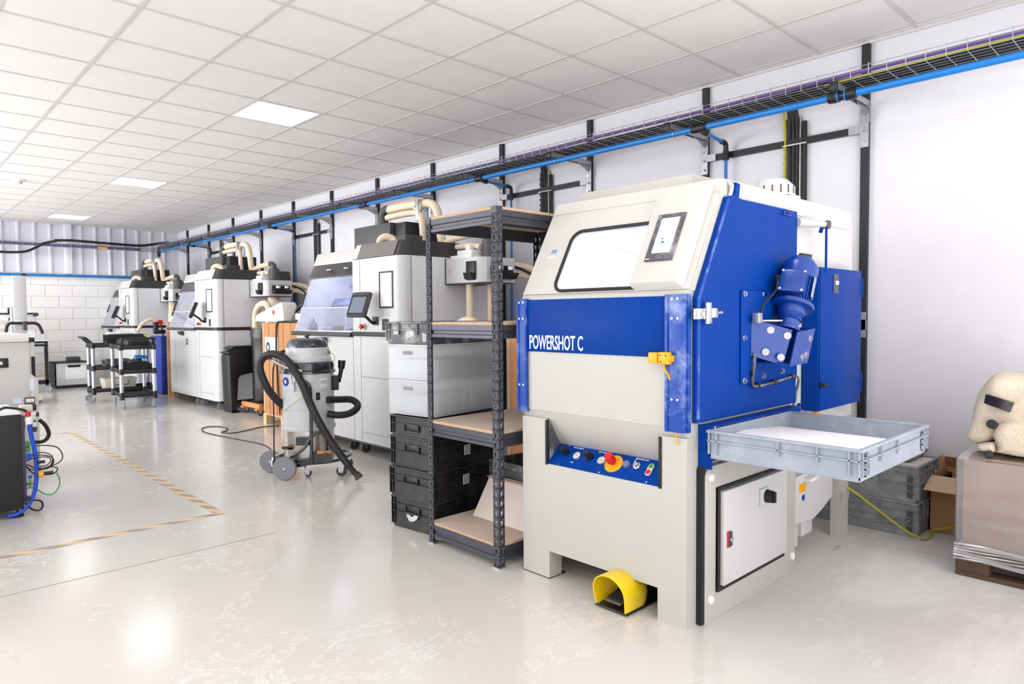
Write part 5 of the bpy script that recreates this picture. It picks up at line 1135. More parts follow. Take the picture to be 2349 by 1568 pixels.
# its power cord across the floor
F = lambda x, y: tuple(onz(x, y, .006))
one('mains_lead', G().tube([on_v(-1.3, .215, .93), on_v(-1.45, .27, .88), on_v(-1.45, .275, .5), on_v(-1.5, .28, .06), F(628, 1040), F(605, 1020), F(560, 1010), F(500, 998), F(468, 990), F(464, 982), F(480, 978), F(505, 978), F(521, 982), F(518, 988), F(508, 991), F(530, 993), F(560, 988), F(600, 979), F(640, 976)], .0055, 8, 7), 'cable', 'black power cord winding over the floor from the vacuum cleaner', 'cord', (2.5, 5.4, 0))

# ------------------------------------------------------------------ cartons, drum and bin beside the middle station
def pallet(t, x0, x1, y0, y1, m_, h=.13, deck=.018):
    n_ = 5
    for k in range(n_):
        a = y0+(y1-y0)*k/n_; part('deck_board', G().box(x0, x1, a+.004, a+(y1-y0)/n_-.01, h-deck, h, .002, 1), m_, t)
    for y in (y0, (y0+y1)/2-.04, y1-.08):
        part('base_board', G().box(x0, x1, y, y+.08, 0, .016), m_, t)
        for x in (x0, (x0+x1)/2-.05, x1-.1): part('block', G().box(x, x+.1, y, y+.08, .016, h-deck, .002, 1), m_, t)
t = thing('wooden_pallet', 'pale wooden pallet under the strapped tall carton', 'pallet', (3.85, 7.55, 0)); pallet(t, 3.5, 4.2, 7.05, 8.08, 'palletlight')
def tall_carton(x0, x1, y0, y1, z0, z1, lab, n_strap, logo=True):
    t = thing('tall_carton', lab, 'carton', ((x0+x1)/2, (y0+y1)/2, z0))
    part('box', G().box(x0, x1, y0, y1, z0, z1, .006), 'carton', t)
    for k in range(n_strap):
        y = y1-(k+.86)*(y1-y0)/n_strap; part('strap', G().box(x0-.002, x1+.002, y-.004, y+.004, z0+.001, z1+.002), 'boxdark', t)
    part('corner_strip', G().box(x0-.003, x0+.001, y1-.035, y1, z0+.02, z1).box(x0-.003, x0+.03, y1-.001, y1+.003, z0+.02, z1), 'cartonlight', t)
    if logo:
        ya = y1-.06; l = part('logo_label', G().box(x0-.0032, x0-.001, ya-.36, ya, z1-.43, z1-.17), 'paper', t)
        part('logo_disc', G().cyl((x0-.0034, ya-.09, z1-.29), (x0-.005, ya-.09, z1-.29), .062, seg=28), 'boxdark', l)
        text_mesh('hp', .075, frame((x0-.0052, ya-.052, z1-.31), (0, -1, 0), (0, 0, 1)), 'white', l, 'logo_lettering', .95, .001, .0005, .35)
        text_mesh('hp.com', .03, frame((x0-.0036, ya-.21, z1-.30), (0, -1, 0), (0, 0, 1)), 'boxdark', l, 'label_lettering', .9, .0, .0004)
    return t
c = tall_carton(3.50, 4.20, 7.08, 8.05, .131, 1.225, 'tall strapped brown carton with a white logo label, on a pallet', 5)
t = thing('hand_scanner', 'black power unit with a carrying handle on the tall carton', 'tool', (3.7, 7.35, 1.228))
part('unit_body', G().prism([(7.22, 1.229), (7.56, 1.229), (7.52, 1.30), (7.30, 1.38), (7.22, 1.36)], 'x', 3.62, 3.80, .006), 'boxdark', t)
part('carrying_handle', G().tube([(3.71, 7.58, 1.25), (3.71, 7.60, 1.34), (3.71, 7.48, 1.42), (3.71, 7.32, 1.42), (3.71, 7.24, 1.36)], .02, 8, 4), 'black', t)
part('unit_panel', G().box(3.605, 3.62, 7.25, 7.40, 1.26, 1.33, .004), 'white', t)
t = thing('tilted_carton', 'white box tipped at an angle between drum and tall carton', 'box', (3.7, 8.2, 1.23))
g = G(); g.prism([(7.72, 1.23), (8.56, 1.24), (8.50, 1.32), (7.80, 1.47), (7.76, 1.44)], 'x', 3.62, 3.80, .004); part('box', g, 'white', t)
part('red_mark', G().cyl((3.616, 8.0, 1.35), (3.62, 8.0, 1.35), .028, seg=18), 'red', t)
one('carton_cable', G().tube([(3.6, 7.30, 1.232), (3.50, 7.5, 1.24), (3.485, 7.62, 1.2), (3.48, 7.64, .9), (3.482, 7.62, .5), (3.48, 7.58, .16)], .010, 7, 6), 'cable', 'black cable hanging down the front of the tall carton', 'cable', (3.5, 7.5, .2))
DC = (3.96, 8.92)
t = thing('dolly', 'low wooden dolly with castors under the black drum', 'dolly', (DC[0], DC[1], 0))
part('side_beam', G().box(DC[0]-.27, DC[0]-.22, DC[1]-.28, DC[1]+.30, .095, .155, .003), 'wood', t); part('side_beam', G().box(DC[0]+.22, DC[0]+.27, DC[1]-.28, DC[1]+.28, .095, .155, .003), 'wood', t)
part('cross_board', G().box(DC[0]-.30, DC[0]+.3, DC[1]-.28, DC[1]-.2, .075, .095), 'wood', t); part('cross_board', G().box(DC[0]-.30, DC[0]+.3, DC[1]+.18, DC[1]+.26, .075, .095), 'wood', t)
for sx, sy in ((-1, -1), (-1, 1), (1, -1), (1, 1)):
    g = G(); fork(g, DC[0]+sx*.24, DC[1]+sy*.22, r=.03, h=.074, dx=.01); part('castor_fork', g, 'chrome', t)
    g = G(); caster(g, DC[0]+sx*.24, DC[1]+sy*.22, r=.031, dx=.01); part('castor_wheel', g, 'boxdark', t)
t = thing('powder_drum', 'tall black foil covered drum with a white trefoil sticker', 'drum', (DC[0], DC[1], .157))
g = G().lathe([(0, .158), (.21, .158), (.215, .17), (.218, .4), (.222, .8), (.226, 1.0), (.232, 1.02), (.228, 1.04), (.235, 1.07), (.230, 1.09), (.232, 1.14), (.20, 1.15), (0, 1.15)], (DC[0], DC[1], 0), 36)
for v_ in g.bm.verts:
    if .2 < v_.co.z < 1.1: 
        k = 1+.03*mnoise(Vector((v_.co.x*6, v_.co.y*6, v_.co.z*9))); v_.co.x = DC[0]+(v_.co.x-DC[0])*k; v_.co.y = DC[1]+(v_.co.y-DC[1])*k
part('foil_body', g, 'drum', t)
g = G()
for k in range(22): z = .25+.022*k; g.tube([(DC[0]+.219*math.cos(2*PI*q/24), DC[1]+.219*math.sin(2*PI*q/24), z) for q in range(24)], .003, 5, 1, closed=True)
part('foil_ribs', g, 'drum', t)
g = G(); dd = Vector((-DC[0], -DC[1], 0)).normalized(); ss = Vector((-dd.y, dd.x, 0))
for a in (90, 210, 330): cc = Vector((DC[0], DC[1], .80))+dd*.222+ss*.035*math.cos(math.radians(a))+Vector((0, 0, .035*math.sin(math.radians(a)))); g.cyl(cc, cc+dd*.006, .032, seg=6)
part('trefoil_sticker', g, 'white', t)
part('drum_top', G().lathe([(.225, 1.145), (.225, 1.155), (0, 1.157)], (DC[0], DC[1], 0), 24), 'cartonplain', t)
one('drum_hose', G().tube([(DC[0]-.05, DC[1]-.13, 1.165), (DC[0]-.05, DC[1]-.13, 1.30), (DC[0]-.03, DC[1]-.10, 1.40), (DC[0]-.0, DC[1]+.08, 1.475), (DC[0]-.0, DC[1]+.28, 1.45), (DC[0]-.0, DC[1]+.40, 1.34), (DC[0]-.0, DC[1]+.42, 1.15), (DC[0]+.0, DC[1]+.38, .95), (DC[0]+.02, DC[1]+.33, .85)], .042, 14, 7, rib=.04, pitch=.02), 'hose', 'cream hose arching over the black drum', 'hose', (DC[0], DC[1], .9))
t = thing('plastic_tub_stand', 'black plastic moulded bin with a cut-away front beside the drum', 'bin', (3.66, 9.33, 0))
part('bin_shell', G().prism([(3.56, .0), (3.63, .0), (3.66, .46), (3.69, .50), (4.02, .56), (4.02, .86), (3.62, .86), (3.55, .78), (3.54, .76)], 'y', 9.22, 9.50, .008), 'black', t)
part('bin_rim', G().box(3.535, 4.03, 9.21, 9.51, .80, .825, .004).prism([(3.56, .86), (3.62, .90), (4.0, .90), (4.02, .86)], 'y', 9.24, 9.48), 'black', t)
part('bin_foot', G().box(3.56, 3.66, 9.22, 9.5, .0, .03, .003), 'black', t)
# carton, blue bin between middle and far station
tall_carton(3.62, 4.15, 11.74, 12.06, .001, 1.225, 'narrow tall brown carton behind the middle station', 2, False)
t = thing('carry_unit', 'black handled unit on the narrow tall carton', 'tool', (3.75, 11.9, 1.228))
part('unit_body', G().prism([(11.75, 1.229), (12.04, 1.229), (12.04, 1.26), (11.82, 1.33)], 'x', 3.66, 3.86), 'white', t)
part('carrying_handle', G().tube([(3.73, 12.04, 1.25), (3.73, 12.05, 1.36), (3.73, 11.92, 1.42), (3.73, 11.80, 1.38), (3.73, 11.77, 1.30)], .022, 8, 4), 'black', t)
t = thing('blue_bin', 'tall dark blue bin behind the near utility cart', 'bin', (3.6, 12.75, 0))
part('bin_body', G().box(3.60, 4.0, 12.3, 12.9, .02, .98, .02), 'bluebin', t)
for z in (.35, .66): part('bin_band', G().box(3.595, 4.005, 12.295, 12.905, z, z+.012), 'bluehose', t)
part('bin_base', G().box(3.62, 3.98, 12.32, 12.88, 0, .03), 'black', t)
q_ = ony(367, 739, 12.5); part('lamp_post', G().cyl((q_.x+.05, 12.52, .98), (q_.x+.02, 12.52, q_.z), .012), 'black', t); part('red_lamp', G().cyl((q_.x, 12.54, q_.z), (q_.x, 12.46, q_.z), .045, .04), 'red', t)
# carton and drum seen past the rack, near the first station
t = tall_carton(3.80, 4.35, 3.50, 4.05, .13, 1.13, 'brown carton with a round no-stacking symbol behind the rack', 1, False)
part('stacking_symbol', G().tube([(3.83+.0, 3.4985, .93)]+[(3.86+.03*math.cos(2*PI*k/12), 3.4985, .93+.03*math.sin(2*PI*k/12)) for k in range(13)], .002, 5, 1), 'boxdark', t)
t = thing('wooden_pallet', 'pale wooden pallet under the carton behind the rack', 'pallet', (4.07, 3.77, 0)); pallet(t, 3.75, 4.4, 3.45, 4.1, 'palletlight')
t = thing('powder_drum', 'black foil covered drum glimpsed behind the rack', 'drum', (3.62, 4.05, 0))
part('foil_body', G().lathe([(0, 0), (.19, 0), (.2, .02), (.21, 1.08), (.20, 1.1), (0, 1.11)], (3.66, 4.30, 0), 32), 'drum', t)
part('outlet_hose', G().tube([(3.66, 4.28, 1.12), (3.66, 4.26, 1.2), (3.64, 4.30, 1.25), (3.62, 4.40, 1.24), (3.60, 4.5, 1.17)], .035, 12, 5, rib=.06, pitch=.016), 'hose', t)
part('outlet_collar', G().cyl((3.66, 4.28, 1.10), (3.66, 4.28, 1.16), .045), 'black', t)

# ------------------------------------------------------------------ crates, carton and pallet at the right wall
sx_, sy_ = 4.24, 1.36; RA = math.radians(90)
t1 = crate(.62, .40, .20, 'crategrey2', 'stacking_crate', 'grey crate on the floor at the bottom of the stack by the wall', (4.53, 1.50, .0), RA, 'grey crates stacked by the wall', handles=False)
t2 = crate(.62, .40, .215, 'crategrey2', 'stacking_crate', 'grey crate full of pinkish powder, second of the stack by the wall', (4.53, 1.50, .198), RA, 'grey crates stacked by the wall', handles=False)
part('powder_fill', G().prism([(-.295, .15), (-.295, .205), (.1, .205), (.27, .19), (.295, .15)], 'y', -.185, .185), 'powderpink', t2, 'pinkish powder up to the brim')
for tt_ in (t1, t2):
    g = G()
    for k in range(3): g.box(.309, .3105, -.15+.02, -.122+.02, .03+.05*k, .07+.05*k)
    for sy in (-.2005, .1995):
        for k in range(3): g.box(-.28, -.25, sy, sy+.001, .03+.045*k, .062+.045*k)
    part('grille_holes', g, 'boxdark', tt_)
for s in (-1, 1): part('swoop_moulding', G().tube([(-.27+.0, s*.2+.0, .10), (-.22, s*.2, .075), (-.05, s*.2, .06), (.08, s*.2, .075), (.12, s*.2, .12)], .005, 6, 5), 'crategrey2', t1)
t3 = crate(.60, .22, .30, 'black', 'stacking_crate', 'black crate at the back of the stack, against the wall', (4.80, 1.46, .0), RA, handles=False)
t4 = crate(.40, .30, .12, 'crategrey2', 'stacking_crate', 'small grey crate perched on top, under the big tray', (4.60, 1.46, .414), math.radians(90), handles=False)
t = thing('open_carton', 'open brown cardboard box with a flap folded out, at the wall', 'cardboard box', (4.73, 1.06, 0))
cx0, cx1, cy0, cy1, ch = 4.56, 4.90, .93, 1.195, .33
for nm, a in (('wall_panel', (cx0, cx0+.005, cy0, cy1)), ('wall_panel', (cx1-.005, cx1, cy0, cy1)), ('wall_panel', (cx0, cx1, cy0, cy0+.005)), ('wall_panel', (cx0, cx1, cy1-.005, cy1))):
    part(nm, G().box(*a, .002, ch), 'cartonplain', t)
part('bottom', G().box(cx0, cx1, cy0, cy1, 0, .004), 'cartonplain', t)
part('front_flap', G().prism([(cx0, ch), (cx0+.004, ch+.003), (cx0-.14, ch-.055), (cx0-.142, ch-.06)], 'y', cy0+.01, cy1-.005), 'cartonlight', t)
part('far_flap', G().prism([(cy1, ch), (cy1-.005, ch), (cy1+.02, ch+.07), (cy1+.024, ch+.068)], 'x', cx0+.08, cx1), 'cartonplain', t)
part('back_flap', G().prism([(cx1, ch), (cx1-.005, ch), (cx1-.05, ch+.07), (cx1-.045, ch+.07)], 'y', cy0, cy1), 'cartonplain', t)
one('earth_lead', G().tube([(4.10, 1.53, .30), (4.12, 1.46, .26), (4.2, 1.36, .16), (4.26, 1.24, .06), (4.32, 1.16, .012), (4.42, 1.145, .008), (4.50, 1.165, .01), (4.535, 1.15, .02), (4.53, 1.08, .05), (4.52, 1.02, .10), (4.50, .96, .18), (4.49, .93, .21)], .006, 7, 7), 'yellowgreen', 'yellow-green earth lead drooping past the grey crates', 'cable', (4.3, 1.2, 0))
t = thing('euro_pallet', 'dark worn pallet under the film-wrapped cartons', 'pallet', (4.3, .4, 0))
px0, px1, py0, py1 = 3.88, 4.86, -.28, .90
for k, y in enumerate(np.linspace(py0, py1-.12, 7)): part('deck_board', G().box(px0, px1, y, y+.12, .118, .138, .003, 1), 'pallet', t)
for x in (px0, (px0+px1)/2-.05, px1-.10):
    part('runner', G().box(x, x+.10, py0, py1, .0, .022, .003, 1), 'pallet', t); part('stringer', G().box(x, x+.10, py0, py1, .098, .118, .003, 1), 'pallet', t)
    for y in (py0, (py0+py1)/2-.06, py1-.14): part('block', G().box(x, x+.10, y, y+.14, .022, .098, .004, 1), 'pallet', t)
t = thing('wrapped_cartons', 'pinkish brown cartons wrapped in stretch film on the pallet', 'cartons', (4.3, .4, .139))
H0, H1 = .14, .585
part('carton_block', G().box(px0+.02, px1-.03, py0, py1-.02, H0, H1, .012), 'cartonwrap', t)
g = G(); nx, ny = 26, 36
def film(u, v): # wraps front (-x) face and the top, loose and wrinkled
    y = py1+.0-(py1-py0)*u
    if v < .62: x = px0+.002; z = H0-.005+(H1+.0-H0)*(v/.62); x -= .012*abs(mnoise(Vector((u*7, v*9, 1))))+.01*max(0, v-.45)
    else: w = (v-.62)/.38; x = px0+.0+(px1-px0)*w; z = H1+.012+.02*abs(mnoise(Vector((u*6, w*6, 4))))-.01*(1-w)**4
    return (x, y, z)
V = [[g.bm.verts.new(film(i/ny, k/nx)) for k in range(nx+1)] for i in range(ny+1)]
for i in range(ny):
    for k in range(nx): g.bm.faces.new((V[i][k], V[i+1][k], V[i+1][k+1], V[i][k+1]))
for i in range(0): pass
part('film_sheet', g, 'wrap', t, angle=70)
g = G()
V = [[g.bm.verts.new((px0+.0+(px1-px0)*i/16, py1+.004+.012*abs(mnoise(Vector((i*.4, k*.5, 9)))), H0-.01+(H1+.01-H0)*k/16)) for k in range(17)] for i in range(17)]
for i in range(16):
    for k in range(16): g.bm.faces.new((V[i][k], V[i][k+1], V[i+1][k+1], V[i+1][k]))
part('film_end', g, 'wrap', t, angle=70)
g = G()
for k in range(7): z = .085+.012*k; g.tube([(px0-.006-.004*math.sin(q+k), py1+.006-(py1-py0)*q/10, z+.006*math.sin(q*1.7+k)) for q in range(11)], .006, 6, 3)
part('film_band', g, 'wrap', t)
part('address_label', G().box(px0-.006, px0+.006, .36, .60, .325, .375), 'paper', t, 'blank white label strip')
# folded felt mat
t = thing('felt_roll', 'folded speckled cream felt bundle with black tape on the wrapped cartons', 'felt', (4.2, .4, .60))
def fold(prof, xa, xb, nm, seed):
    xm = xa+.06; pp = [onx(a, b, xm) for a, b in prof]; pp = [(p.y, max(p.z, .612)) for p in pp]; n_ = len(pp)
    cyy = sum(p[0] for p in pp)/n_; czz = sum(p[1] for p in pp)/n_; fine = []
    for i in range(n_):
        a, b, c_, d_ = (Vector((*pp[(i+q) % n_], 0)) for q in (-1, 0, 1, 2))
        for k in range(4):
            s_ = k/4; v_ = .5*((2*b)+(-a+c_)*s_+(2*a-5*b+4*c_-d_)*s_*s_+(-a+3*b-3*c_+d_)*s_**3); fine.append((v_.x, v_.y))
    g = G(); rings = []; m_ = len(fine)
    st = [(0, .45), (.004, .70), (.015, .86), (.03, .94), (.055, .985), (.09, 1)]+[(.09+(xb-xa-.18)*q/8, 1) for q in range(1, 9)]+[(xb-xa-.05, .98), (xb-xa-.02, .92), (xb-xa, .75)]
    for dx, e in st:
        x = xa+dx; row = []
        for (y_, z_) in fine:
            nn = mnoise(Vector((x*4+seed, y_*6, z_*6)))*.022*e
            row.append(g.bm.verts.new((x+.02*mnoise(Vector((y_*7, z_*7, seed+3)))*(1 if e > .5 else .5), cyy+(y_-cyy)*e+nn, max(.609, czz+(z_-czz)*e+nn))))
        rings.append(row)
    for a, b in zip(rings, rings[1:]):
        for i in range(m_): g.bm.faces.new((a[i], b[i], b[(i+1) % m_], a[(i+1) % m_]))
    g.bm.faces.new(rings[0]); g.bm.faces.new(rings[-1][::-1]); bmesh.ops.recalc_face_normals(g.bm, faces=g.bm.faces)
    return part(nm, g, 'felt', t, angle=80)
fold([(2400, 1010), (2330, 990), (2290, 1000), (2262, 1012), (2240, 1016), (2223, 1009), (2219, 996), (2229, 972), (2237, 945), (2244, 905), (2258, 880), (2285, 864), (2330, 868), (2400, 890), (2445, 950)], 3.98, 4.6, 'upper_fold', 1)
fold([(2246, 1020), (2262, 1012), (2282, 1012), (2290, 1028), (2288, 1044), (2272, 1052), (2254, 1040)], 3.93, 4.5, 'rolled_edge', 2)
fold([(2440, 1062), (2349, 1058), (2305, 1058), (2285, 1050), (2290, 1030), (2284, 1010), (2278, 990), (2292, 970), (2318, 962), (2349, 968), (2400, 985), (2440, 1010)], 3.92, 4.55, 'lower_fold', 3)
B3 = lambda x, y, X_=3.93: tuple(onx(x, y, X_))
part('dark_disc', G().cyl(B3(2270, 1040, 3.915), B3(2270, 1040, 3.96), .016, seg=16), 'tape', t)  # dark disc put in for the shade inside the roll's open end
part('dark_disc', G().cyl(B3(2274, 972, 3.945), B3(2278, 973, 3.98), .022, seg=16), 'tape', t)
g = G(); nt_ = 10; T0 = [B3(2261, 904, 3.925), B3(2285, 911, 3.91), B3(2300, 916, 3.905), B3(2315, 921, 3.91), B3(2325, 924, 3.925)]; T1 = [B3(2257, 924, 3.925), B3(2275, 931, 3.91), B3(2292, 937, 3.905), B3(2305, 942, 3.91), B3(2315, 946, 3.925)]
Va = [g.bm.verts.new(p) for p in T0]; Vb = [g.bm.verts.new(p) for p in T1]; Vc = [g.bm.verts.new(Vector(p)+Vector((.03, 0, 0))) for p in T0]; Vd = [g.bm.verts.new(Vector(p)+Vector((.03, 0, 0))) for p in T1]
for i in range(4):
    g.bm.faces.new((Va[i], Va[i+1], Vb[i+1], Vb[i])); g.bm.faces.new((Vc[i], Vd[i], Vd[i+1], Vc[i+1])); g.bm.faces.new((Va[i], Vc[i], Vc[i+1], Va[i+1])); g.bm.faces.new((Vb[i], Vb[i+1], Vd[i+1], Vd[i]))
g.bm.faces.new((Va[0], Vb[0], Vd[0], Vc[0])); g.bm.faces.new((Va[4], Vc[4], Vd[4], Vb[4]))
part('tape_strip', g, 'tape', t, 'glossy black tape strip')

# ------------------------------------------------------------------ utility carts
def cart(lab, loc, rot, group=None):
    """length .86 along x, width .46 along y, handle at the -x end"""
    t = thing('utility_cart', lab, 'cart', loc, rot, group, world=False)
    L, Wd = .86, .44; x, y = L/2, Wd/2
    for k, z in enumerate((.16, .50, .845)):
        g = G().box(-x, x, -y, y, z, z+.02, .008)
        for s in (-1, 1):
            a, b = sorted((s*y, s*(y-.015))); g.box(-x, x, a, b, z, z+.06, .006); a, b = sorted((s*x, s*(x-.015))); g.box(a, b, -y, y, z, z+.06, .006)
        part('shelf', g, 'black', t)
    for sx in (-1, 1):
        for sy in (-1, 1):
            part('post', G().cyl((sx*(x-.02), sy*(y-.01), .2), (sx*(x-.02), sy*(y-.01), .86), .026, seg=16), 'alu', t)
            for za, zb_ in ((.13, .235), (.49, .57), (.835, .915)): part('collar', G().cyl((sx*(x-.02), sy*(y-.01), za), (sx*(x-.02), sy*(y-.01), zb_), .033, seg=14), 'black', t)
            cxx, cyy_ = sx*(x-.02), sy*(y-.03)
            g = G(); fork(g, cxx, cyy_, r=.05, h=.13, dx=-.02, w=.026); part('castor_fork', g, 'alu', t)
            part('castor_wheel', G().lathe([(.012, -.013), (.046, -.013), (.05, -.008), (.05, .008), (.046, .013), (.012, .013), (0, .015)], (cxx-.02, cyy_, .0505), 22, (0, 1, 0)), 'wheel', t)
    part('push_handle', G().tube([(-x+.02, -y+.02, .90), (-x-.06, -y+.02, .985), (-x-.10, -y+.04, 1.0), (-x-.10, y-.04, 1.0), (-x-.06, y-.02, .985), (-x+.02, y-.02, .90)], .018, 10, 4), 'black', t)
    return t
cA = cart('near black and silver utility cart with a raised black lid on top', (2.87, 11.14, 0), math.radians(84))
cB = cart('rear black and silver utility cart standing broadside by the far wall', (2.93, 12.02, 0), math.radians(-4))
t = crate(.56, .38, .17, 'black', 'stacking_crate', 'black crate on the top shelf of the rear cart', (3.0, 12.02, .866), math.radians(-4), handles=False)
t = thing('white_lid', 'white plastic lid resting on the black crate of the rear cart', 'lid', (2.95, 12.1, 1.037)); part('lid_plate', G().box(2.75, 3.10, 11.95, 12.15, 1.037, 1.065, .01), 'white', t); part('lid_knob', G().cyl((2.92, 12.05, 1.065), (2.92, 12.05, 1.08), .03), 'white', t)
t = crate(.34, .26, .13, 'cratedark', 'stacking_crate', 'grey crate on the middle shelf of the rear cart', (2.86, 12.02, .522), 0, handles=False)
t = thing('storage_box', 'off-white plastic box low on the rear cart', 'box', (2.85, 12.0, .182)); part('box_body', G().prism([(2.68, .182), (3.08, .182), (3.11, .36), (2.65, .36)], 'y', 11.86, 12.14, .008), 'stripey', t); part('box_handle', G().tube([(2.78, 11.855, .33), (2.78, 11.845, .26), (2.98, 11.845, .26), (2.98, 11.855, .33)], .006, 6, 1), 'boxdark', t)
t = crate(.36, .33, .13, 'black', 'stacking_crate', 'black crate on the middle shelf of the near cart', (2.86, 11.10, .522), math.radians(84), handles=False)
t = thing('black_case', 'black plastic lid lying raised on the near cart', 'lid', (2.87, 11.0, .866))
part('lid_shell', G().box(2.72, 3.02, 10.80, 11.4, .87, .98, .03), 'black', t); part('lid_rim', G().box(2.70, 3.04, 10.76, 11.42, .867, .885, .006), 'cratedark', t)
t = thing('blue_cloth', 'crumpled blue cloth in the black crate of the near cart', 'cloth', (2.9, 11.1, .56))
g = G(); bmesh.ops.create_icosphere(g.bm, subdivisions=3, radius=1)
for v_ in g.bm.verts: nn = 1+.35*mnoise(v_.co*2.2); v_.co = Vector((2.90+.11*v_.co.x*nn, 11.08+.12*v_.co.y*nn, .62+.08*v_.co.z*nn))
part('cloth_heap', g, 'boxdark', t); part('cloth_corner', G().prism([(2.86, .69), (3.04, .69), (3.02, .74), (2.88, .745)], 'y', 10.98, 11.1, .006), 'pipe', t)
t = thing('hose_gun', 'cream hose with a black nozzle lying above the near cart', 'hose', (3.2, 12.2, 1.0))
HA = lambda x, y: tuple(ony(x, y, 12.2))
part('hose_arc', G().tube([HA(316, 759), HA(320, 750), HA(328, 741), HA(338, 735), HA(348, 732), HA(355, 735), HA(357, 745)], .028, 10, 5, rib=.05, pitch=.02), 'hose', t)
part('nozzle', G().cyl(HA(357, 738), HA(357, 757), .04), 'black', t)
q_ = HA(352, 756); part('nozzle_body', G().box(q_[0], q_[0]+.18, 12.16, 12.25, q_[2]-.07, q_[2]+.0, .02), 'black', t)
t = thing('yellow_tag', 'small yellow clip on the rear cart crate rim', 'clip', (3.26, 11.9, 1.03)); part('clip_body', G().prism([(3.20, 1.03), (3.27, 1.03), (3.30, .97), (3.26, .96)], 'y', 11.80, 11.83), 'yellow', t); part('clip_pin', G().cyl((3.24, 11.80, 1.0), (3.24, 11.83, 1.0), .01), 'black', t)

# ------------------------------------------------------------------ far left: trunk case, lifting column, tables
t = thing('trunk_case', 'grey boxy trunk with black edges on the floor by the far wall', 'trunk', (2.9, 15.0, 0))
a, b = ony(127, 880, 14.82), ony(201, 828, 14.82); x0_, x1_ = a.x, b.x+.02; zt = b.z
part('panel', G().box(x0_+.012, x1_-.012, 14.812, 15.35, .05, zt-.02), 'greypanel', t)
part('edge_frame', G().box(x0_, x1_, 14.80, 15.36, zt-.022, zt, .004).box(x0_, x1_, 14.80, 15.36, .01, .055, .004).box(x0_, x0_+.014, 14.80, 14.84, .05, zt-.02).box(x0_-.0, x0_+.01, 14.8, 15.36, .05, zt), 'blackmetal', t)
part('latch', G().box(x0_+.20, x0_+.40, 14.795, 14.82, zt-.10, zt-.055, .004), 'black', t)
part('taped_sheet', G().box(x0_+.16, x0_+.50, 14.804, 14.811, zt-.32, zt-.075), 'paper', t)
part('top_grip', G().box(x0_+.22, x0_+.44, 14.95, 15.1, zt, zt+.09, .02), 'boxdark', t)
t = thing('lifting_column', 'light grey tall lifting column with black handlebar at far left', 'machine', (1.72, 12.5, 0))
part('column', G().box(1.63, 1.79, 12.42, 12.60, .12, 1.935, .004), 'alupale', t)
part('column_edge', G().box(1.60, 1.63, 12.45, 12.6, .5, 1.48), 'alu', t)
part('column_base', G().box(1.45, 1.95, 12.4, 13.2, .05, .12, .01), 'greypanel', t)
for x in (1.5, 1.9): part('base_wheel', G().lathe([(0, -.02), (.05, -.02), (.05, .02), (0, .02)], (x, 12.5, .051), 20, (0, 1, 0)), 'wheel', t)
hy = 12.35; Pq = lambda x, y, yy=hy: tuple(ony(x, y, yy))
part('handlebar', G().tube([Pq(13, 765), Pq(16, 748), Pq(25, 741), Pq(40, 741), Pq(60, 741), Pq(80, 741), Pq(90, 747), Pq(98, 765)], .022, 10, 6), 'black', t)
part('control_handle', G().box(Pq(52, 755)[0], Pq(61, 755)[0], hy-.05, hy-.01, Pq(55, 757)[2], Pq(55, 736)[2], .01), 'boxdark', t)
part('carriage', G().box(Pq(36, 740)[0], Pq(64, 740)[0], hy-.0, hy+.10, Pq(40, 745)[2], Pq(40, 734)[2], .008), 'greypanel', t)
part('guard_sheet', G().prism([(Pq(60, 765)[0], Pq(60, 768)[2]), (Pq(79, 775)[0], Pq(79, 778)[2]), (Pq(80, 760)[0], Pq(80, 758)[2]), (Pq(69, 752)[0], Pq(69, 749)[2])], 'y', hy+.02, hy+.03), 'prnside', t)
# bench behind with dark rail and black table frame
ty = 14.2; Q = lambda x, y: ony(x, y, ty)
t = thing('work_bench', 'black framed work bench against the far wall at far left', 'bench', (Q(60, 880).x, ty, 0))
xr = Q(113, 880).x; zt = Q(100, 782).z
part('top_rail', G().box(.6, xr, ty, ty+.06, zt-.09, zt), 'blackmetal', t)
part('bench_top', G().box(.6, xr, ty, ty+.7, zt, zt+.02), 'prnside', t)
part('rail_groove', G().box(.6, xr-.05, ty-.004, ty, zt-.05, zt-.035), 'alu', t)
for x, yy in ((xr-.05, ty), (xr-.17, ty+.5), (.6, ty)): part('leg', G().box(x, x+.05, yy, yy+.05, .12, zt-.09), 'blackmetal', t)
part('low_rail', G().box(.6, xr, ty, ty+.05, .15, .22), 'blackmetal', t)
part('low_shelf', G().box(.6, xr-.02, ty+.05, ty+.65, .22, .24), 'stripey', t)
part('back_panel', G().box(.6, xr-.2, ty+.6, ty+.62, .22, zt-.1), 'stripey', t)
g = G(); fork(g, xr+.0, ty+.02, r=.06, h=.15, dx=.0); part('castor_fork', g, 'alu', t)
part('castor_wheel', G().lathe([(.012, -.015), (.05, -.015), (.055, -.01), (.055, .01), (.05, .015), (.012, .015), (0, .017)], (xr+.0, ty+.02, .056), 22, (.5, 1, 0)), 'wheel', t)
part('castor_wheel', G().lathe([(0, -.015), (.055, -.015), (.055, .015), (0, .015)], (.65, ty+.02, .056), 22, (.5, 1, 0)), 'wheel', t)
t = thing('bench_machine', 'pale bench machine with dark top rail behind the lifting column', 'machine', (Q(20, 770).x, ty+.3, zt+.021))
a, b = Q(-30, 735), Q(88, 770)
part('housing', G().box(a.x, b.x, ty+.1, ty+.5, zt+.021, Q(50, 722).z, .01), 'prnside', t)
part('dark_rail', G().box(a.x, b.x+.02, ty+.08, ty+.14, Q(50, 721).z, Q(50, 717).z), 'blackmetal', t)
part('rail_clamp', G().box(Q(78, 722).x, b.x+.02, ty+.05, ty+.1, Q(80, 725).z, Q(80, 718).z), 'boxdark', t)
